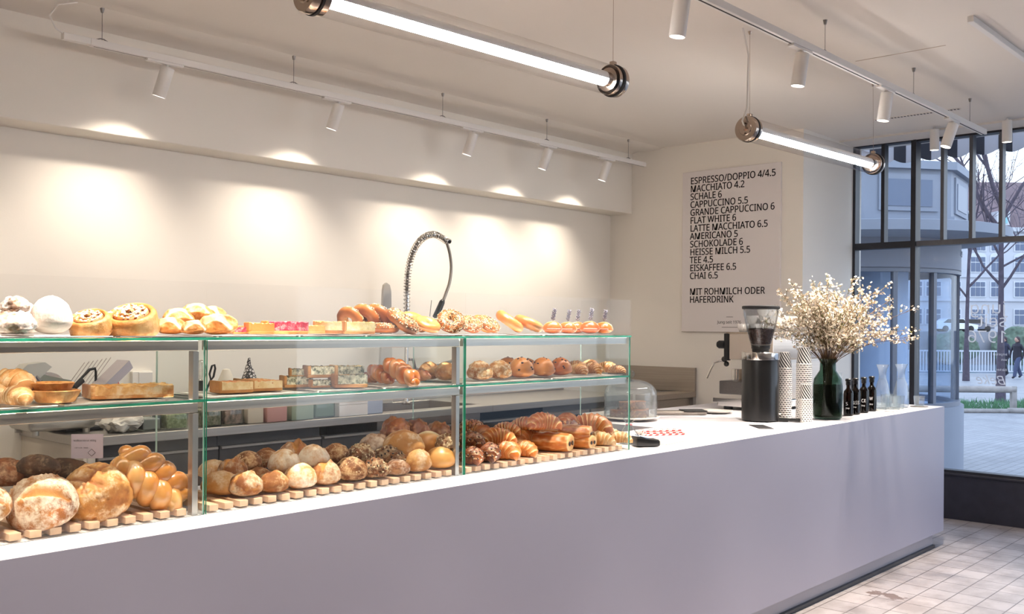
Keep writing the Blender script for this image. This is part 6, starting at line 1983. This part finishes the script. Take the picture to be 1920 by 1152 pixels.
bm = nb(); strip(lambda y: (.323, y, -.03), lambda y: (.323, y, -.175 - .038 * abs(math.sin(PI * (y - .0) / .21))), .004); obj('valance', bm, m, t, ang=60)
bm = nb(); cyl(bm, (.325, L0, -.03), (.325, L1, -.03), .012, seg=12); obj('front_bar', bm, greyframe, t)
bm = nb(); cyl(bm, (.0, .90, -.75), (.31, .93, -.04), .011, seg=10); cyl(bm, (.0, -3, -.75), (.31, -3, -.04), .011, seg=10); obj('awning_arm', bm, darkframe, t)

# wooden knee rail, grass
wood = plain('grey_wood', '#8f8a86', .8, var=.2, scale=8, bump=.3)
t = out_thing('knee_rail', 'low grey wooden rail along the grass outside', 'fence', 1800, 20.4, gz(20.4))
for x0 in (-3.2, -1.6, 1.12):
    bm = nb(); box(bm, x0 - .055, x0 + .055, -.05, .05, 0, .55, bev=.01); obj('post', bm, wood, t)
bm = nb(); cyl(bm, (-3.4, 0, .48), (1.15, 0, .48), .07, seg=14); obj('top_rail', bm, wood, t)
bm = nb(); cyl(bm, (-3.4, -.12, .04), (.95, -.12, .04), .05, seg=12); cyl(bm, (.95, -.10, .05), (3, -.6, .05), .06, seg=12); obj('ground_beam', bm, wood, t)
gm = plain('grass_green', '#4f7a55', .9, var=.35, scale=6)
bm = nb()
rnd = random.Random(77)
for i in range(5200):
    x, y = rnd.uniform(-4, 4), rnd.uniform(.0, 2.6)
    h = rnd.uniform(.06, .17); a = rnd.uniform(0, PI); lx, ly = rnd.gauss(0, .04), rnd.gauss(0, .04)
    v = [bm.verts.new((x - .012 * math.cos(a), y - .012 * math.sin(a), 0)), bm.verts.new((x + .012 * math.cos(a), y + .012 * math.sin(a), 0)), bm.verts.new((x + lx, y + ly, h))]
    bm.faces.new(v)
gp = at_depth(1800, 20.5, gz(20.5))
o = obj('grass', bm, gm, smooth=False, loc=gp); o.rotation_euler = (0, 0, VROT); o['kind'] = 'stuff'; tag(o, 'green grass strip behind the low wooden rail', 'grass')

# bare trees
bark = plain('bark', '#4d4652', .9, var=.25, scale=10, bump=.4)
def tree(label, px, d, H0, lean, seed, forks, r0):
    t = out_thing('bare_tree', label, 'tree', px, d, gz(d), 'bare trees outside')
    rnd = random.Random(seed)
    bm = nb(); bw = nb()
    trunk = [(lean * (i / 8) ** 2, 0, H0 * i / 8) for i in range(9)]
    tube(bm, trunk, [r0 * (1.25 - .45 * min(1, i / 3) + (.0)) * (1 - .05 * i) for i in range(9)], 12)
    obj('trunk', bm, bark, t)
    def grow(p, dv, r, ln, depth):
        n = 6
        r = r * .68; pts = [p]; dd = dv.copy()
        for i in range(n):
            dd = (dd + Vector((rnd.gauss(0, .12), rnd.gauss(0, .12), rnd.gauss(.05, .08)))).normalized()
            pts.append(pts[-1] + dd * ln / n)
        tube(bw, pts, [r * (1 - .55 * i / n) for i in range(n + 1)], 8 if depth < 2 else 5)
        if depth >= 4: return
        for k in range(rnd.choice((2, 3, 3)) + (1 if depth > 1 else 0)):
            i = rnd.randrange(2, n + 1)
            nd = (dd + Vector((rnd.gauss(0, .75), rnd.gauss(0, .55), rnd.gauss(.1, .45)))).normalized()
            grow(pts[i], nd, r * .8, ln * rnd.uniform(.5, .78), depth + 1)
    for (h, dx, dy, dz, r, ln) in forks:
        i = min(7, int(h / H0 * 8)); k = h / H0 * 8 - i
        p = Vector(trunk[i]).lerp(Vector(trunk[i + 1]), k)
        grow(p, Vector((dx, dy, dz)).normalized(), r, ln, 1)
    obj('branches', bw, bark, t)
tree('bare street tree with forked trunk seen behind the window lettering', 1877, 24, 4.9, -.02, 4, [(2.85, -.8, .1, .9, .05, 1.9), (2.75, .7, 0, 1.1, .055, 2.4), (4.2, -.75, 0, .9, .09, 3.2), (4.4, .5, .2, 1, .07, 3.0), (4.8, -.25, 0, 1, .09, 3.0), (3.5, -.5, .2, 1, .045, 2.2), (3.3, .9, .1, .6, .04, 1.8)], .10)
tree('second bare tree further left, mostly behind the pavilion', 1812, 38, 5.2, .1, 12, [(3.2, -.6, 0, 1, .06, 3), (3.6, .7, 0, .9, .07, 3.2), (4.6, .2, 0, 1, .08, 3.4), (5.0, -.4, 0, 1, .08, 3.2)], .11)

# walker
def person(px, d, label, coat, trousers, stride, rz, H=1.72, bag=False):
    t = out_thing('person', label, 'person', px, d, gz(d), 'people walking outside', rz)
    k = H / 1.75
    me = bpy.data.meshes.new('body')
    J = [(0, 0, .94), (0, 0, 1.12), (0, 0, 1.36), (0, .0, 1.50), (0, -.01, 1.58), (0, -.02, 1.67),
         (.09, 0, .90), (.10, -stride * .45, .50), (.10, -stride * .62, .09), (.10, -stride * .62 - .14, .04),
         (-.09, 0, .90), (-.10, stride * .30, .50), (-.10, stride * .75, .12), (-.10, stride * .75 - .13, .05),
         (.19, 0, 1.42), (.25, stride * .25, 1.16), (.24, stride * .12, .93), (.24, stride * .10, .84),
         (-.19, 0, 1.42), (-.25, -stride * .2, 1.16), (-.23, -stride * .35, .95), (-.23, -stride * .38, .86)]
    E_ = [(0, 1), (1, 2), (2, 3), (3, 4), (4, 5), (0, 6), (6, 7), (7, 8), (8, 9), (0, 10), (10, 11), (11, 12), (12, 13), (2, 14), (14, 15), (15, 16), (16, 17), (2, 18), (18, 19), (19, 20), (20, 21)]
    Rr = [.16, .15, .17, .07, .075, .095, .10, .07, .05, .045, .10, .07, .05, .045, .07, .05, .04, .038, .07, .05, .04, .038]
    me.from_pydata([(x * k, y * k, z * k) for x, y, z in J], E_, [])
    o = link('body', me, coat, t)
    md = o.modifiers.new('skin', 'SKIN'); md.use_smooth_shade = True
    for v, r in zip(me.skin_vertices[0].data, Rr): v.radius = (r * k, r * .85 * k)
    me.skin_vertices[0].data[0].use_root = True
    o.modifiers.new('sub', 'SUBSURF').levels = 1
    bm = nb(); ball(bm, (0, -.025 * k, 1.655 * k), .108 * k, 3, (.82, 1, 1.15)); ball(bm, (0, -.135 * k, 1.63 * k), .016 * k, 2)
    obj('head', bm, plain('skin', '#b58f80', .6) if 'skin' not in MATS else MATS['skin'], t)
    bm = nb(); ball(bm, (0, .0, 1.68 * k), .118 * k, 3, (.85, 1, 1.0)); ball(bm, (0, .05 * k, 1.58 * k), .09 * k, 2, (1, .7, 1.3)); obj('hair', bm, plain('hair_dark', '#3b3033', .7) if 'hair_dark' not in MATS else MATS['hair_dark'], t)
    bm = nb(); lathe(bm, [(.14 * k, .80 * k), (.205 * k, .78 * k), (.20 * k, 1.0 * k), (.185 * k, 1.2 * k), (.21 * k, 1.38 * k), (.12 * k, 1.49 * k), (.07 * k, 1.52 * k)], 20)
    for v in bm.verts: v.co.y *= .72
    obj('jacket', bm, coat, t)
    bm = nb()
    for sx_, J2 in ((.1, (J[6], J[7], J[8])), (-.1, (J[10], J[11], J[12]))):
        tube(bm, [Vector(j) * k for j in J2], [.115 * k, .085 * k, .07 * k], 12)
    obj('trousers', bm, trousers, t)
    return t
coat1 = plain('dark_coat', '#23222e', .8); coat2 = plain('dark_blue_coat', '#2b2d42', .8); jeans = plain('jeans', '#3c4664', .8)
person(1908, 41, 'person in a dark coat walking past at the right edge of the window', coat1, jeans, .42, math.radians(-70))
person(1884, 43, 'person in a dark blue coat walking behind the tree trunk', coat2, coat1, .35, math.radians(-70))

# river railing
rl = plain('railing_paint', '#c3c8d2', .5)
t = out_thing('river_railing', 'pale metal railing with upright bars at the river side', 'railing', 1850, 45, -1.6)
bm = nb(); box(bm, -8, 5, -.03, .03, 1.08, 1.15); box(bm, -8, 5, -.025, .025, .16, .21); obj('handrail', bm, rl, t, smooth=False)
bm = nb()
for i in range(96): box(bm, -7.9 + i * .135, -7.86 + i * .135, -.018, .018, .2, 1.09)
obj('upright_bars', bm, rl, t, smooth=False)
bm = nb(); box(bm, -25, 25, -.4, 1.2, -3.2, .02)
for v in bm.verts: pass
o = obj('quay_edge', bm, plain('quay_stone', '#9aa1ae', .8, var=.1, scale=2), smooth=False, loc=at_depth(1850, 45, -1.62)); o.rotation_euler = (0, 0, VROT); struct(o)
m = plain('river_water', '#76879a', .15, var=.15, scale=.6)
bm = nb(); box(bm, -70, 70, 0, 62, -.2, 0); o = obj('river', bm, m, smooth=False, loc=at_depth(1850, 46, -3.2)); o.rotation_euler = (0, 0, VROT); struct(o)
# far bank: quay wall, hedge, cars
bm = nb(); box(bm, -60, 60, 0, 30, -5, 0); o = obj('far_quay', bm, plain('far_wall', '#8f8f95', .85, var=.12, scale=.5), smooth=False, loc=at_depth(1850, 104, .2)); o.rotation_euler = (0, 0, VROT); struct(o)
hm = plain('hedge_green', '#59695a', .9, var=.4, scale=3)
for i, (px, wd, lb) in enumerate(((1790, 4, 'low brown-green hedge on the far bank, left part'), (1915, 5, 'dark green hedge on the far bank, right part'))):
    bm = nb(); ball(bm, (0, 0, .0), 1, 4, (wd * .62, 1.0, 1.7 if i == 0 else 2.1))
    for v in bm.verts: v.co += v.normal * .35 * fb(v.co.x * 1.2, v.co.y * 1.2, v.co.z * 1.2, 3)
    o = tag(obj('hedge', bm, hm, loc=at_depth(px, 103, -1.4)), lb, 'hedge', 'hedges on the far bank'); o.rotation_euler = (0, 0, VROT)
def car(px, d, label, col):
    t = out_thing('parked_car', label, 'car', px, d, .2, 'cars on the far bank')
    bm = nb(); prism(bm, [(-2.1, .3), (2.1, .3), (2.15, .75), (1.2, .9), (.6, 1.4), (-1.2, 1.42), (-1.9, .95), (-2.15, .8)], -.85, .85)
    for v in bm.verts: v.co = Vector((v.co.x, v.co.z, v.co.y))
    obj('body', bm, plain(col[0], col[1], .25, coat=.5), t)
    bm = nb(); prism(bm, [(1.0, .92), (.55, 1.34), (-1.1, 1.36), (-1.6, .95)], -.86, .86)
    for v in bm.verts: v.co = Vector((v.co.x, v.co.z, v.co.y))
    obj('windows', bm, black, t)
    for x in (-1.35, 1.35):
        bm = nb(); cyl(bm, (x, -.88, .33), (x, .88, .33), .33, seg=20); obj('wheel', bm, blackm, t)
car(1790, 106, 'white car parked on the far bank at the left of the big pane', ('car_white', '#dfe3ea'))
car(1822, 109, 'dark car parked on the far bank behind the white car', ('car_grey', '#5a6072'))
# large stone building across the river
fm = plain('stone_facade', '#b9bbc1', .8, var=.06, scale=.6)
gl = plain('far_window_glass', '#59657d', .2)
fr_ = plain('far_window_frame', '#c6c9ce', .6)
t = out_thing('stone_building', 'long pale stone building with arched windows and brown roof across the river', 'building', 1866, 120, .2)
bm = nb(); box(bm, -12, 22, 0, 14, 0, 12.4); obj('facade', bm, fm, t, smooth=False)
bm = nb()
for z, h, dp in ((3.7, .25, .25), (6.6, .2, .2), (12.2, .5, .6), (11.7, .2, .3)): box(bm, -12.3, 22.3, -dp, .2, z, z + h)
obj('cornice', bm, fm, t, smooth=False)
bm = nb(); vs = [bm.verts.new(p) for p in ((-12.4, -.3, 12.7), (22.4, -.3, 12.7), (22.4, 14, 12.7), (-12.4, 14, 12.7), (-10, 5, 19.0), (20, 5, 19.0), (20, 9, 19.0), (-10, 9, 19.0))]
for f in ((3, 2, 1, 0), (4, 5, 6, 7), (0, 1, 5, 4), (1, 2, 6, 5), (2, 3, 7, 6), (3, 0, 4, 7)): bm.faces.new([vs[i] for i in f])
obj('roof', bm, plain('brown_roof', '#6f5f63', .85, var=.15, scale=1.0), t, smooth=False)
def fwin(x, z, w_, h, n, arch=False):
    bm = nb(); box(bm, x - w_ / 2 - .12, x + w_ / 2 + .12, -.10, .02, z - .12, z + h + .1)
    if arch:
        P = [(x + (w_ / 2 + .12) * math.cos(a), z + h + .1 + .45 * math.sin(a)) for a in [PI * i / 10 for i in range(11)]]
        A_ = [bm.verts.new((p[0], -.10, p[1])) for p in P]; B_ = [bm.verts.new((p[0], .02, p[1])) for p in P]
        bm.faces.new(A_); bm.faces.new(B_[::-1])
        for i in range(10): bm.faces.new((A_[i], B_[i], B_[i + 1], A_[i + 1]))
    f = obj('window', bm, fr_, t, smooth=False)
    bm = nb()
    pw = w_ / n
    for i in range(n):
        for (a, b_) in ((z, z + h * .62), (z + h * .67, z + h)):
            box(bm, x - w_ / 2 + i * pw + .05, x - w_ / 2 + (i + 1) * pw - .05, -.16, -.11, a + .02, b_ - .02)
    obj('pane', bm, gl, f, smooth=False)
for ci, x in enumerate((-9.6, -7.6, -4.9, -2.2, 0.0, 3.2, 6.0, 9, 12)):
    nn = 3 if ci % 2 == 1 else 2
    w_ = 1.8 if nn == 3 else 1.2
    for z, h, ar in ((.9, 1.8, False), (4.3, 1.75, False), (7.3, 1.8, True), (9.9, 1.3, False)):
        fwin(x, z, w_, h, nn, ar)
for x in (-8, -3.6, .8, 5.2, 9.6):
    bm = nb(); box(bm, x - .8, x + .8, -.2, 2.4, 13.0, 14.7); d = obj('dormer', bm, fm, t, smooth=False)
    bm = nb(); box(bm, x - .5, x + .5, -.26, -.2, 13.2, 14.4); obj('pane', bm, plain('teal_glass', '#7fb0b5', .3) if 'teal_glass' not in MATS else MATS['teal_glass'], d, smooth=False)

# the lettering on the shop window, readable from the street
for s, y, z in (('jung', -.105, .652), ('seit', -.11, .551), ('1976', -.115, .430)):
    wtext(s, .158, y, z, off=0)
for s, y, z in (('inspiriert', -.112, .333), ('von', -.112, .293), ('Bäcker', -.112, .216)):
    wtext(s, .030, y, z)
wtext('Beke', .115, -.112, .112, off=.0, shear=.35)

# lettering becomes plain mesh
bpy.context.view_layer.update()
dg = bpy.context.evaluated_depsgraph_get()
for o in [o for o in sc.objects if o.type == 'FONT']:
    me = bpy.data.meshes.new_from_object(o.evaluated_get(dg))
    b_ = BOLD.get(o.name, 0)
    if b_:                                      # heavier strokes
        bm = nb()
        for dx, dy in ((-b_ / 2, 0), (b_ / 2, 0), (0, b_ / 3), (0, -b_ / 3)):
            k_ = len(bm.verts)
            bm.from_mesh(me)
            bm.verts.ensure_lookup_table()
            for v in bm.verts[k_:]: v.co += Vector((dx, dy, 0))
        bm.to_mesh(me); bm.free()
    n_ = bpy.data.objects.new('lettering', me)
    COL.objects.link(n_)
    n_.parent = o.parent
    n_.location, n_.rotation_euler, n_.scale = o.location, o.rotation_euler, o.scale
    bpy.data.objects.remove(o)
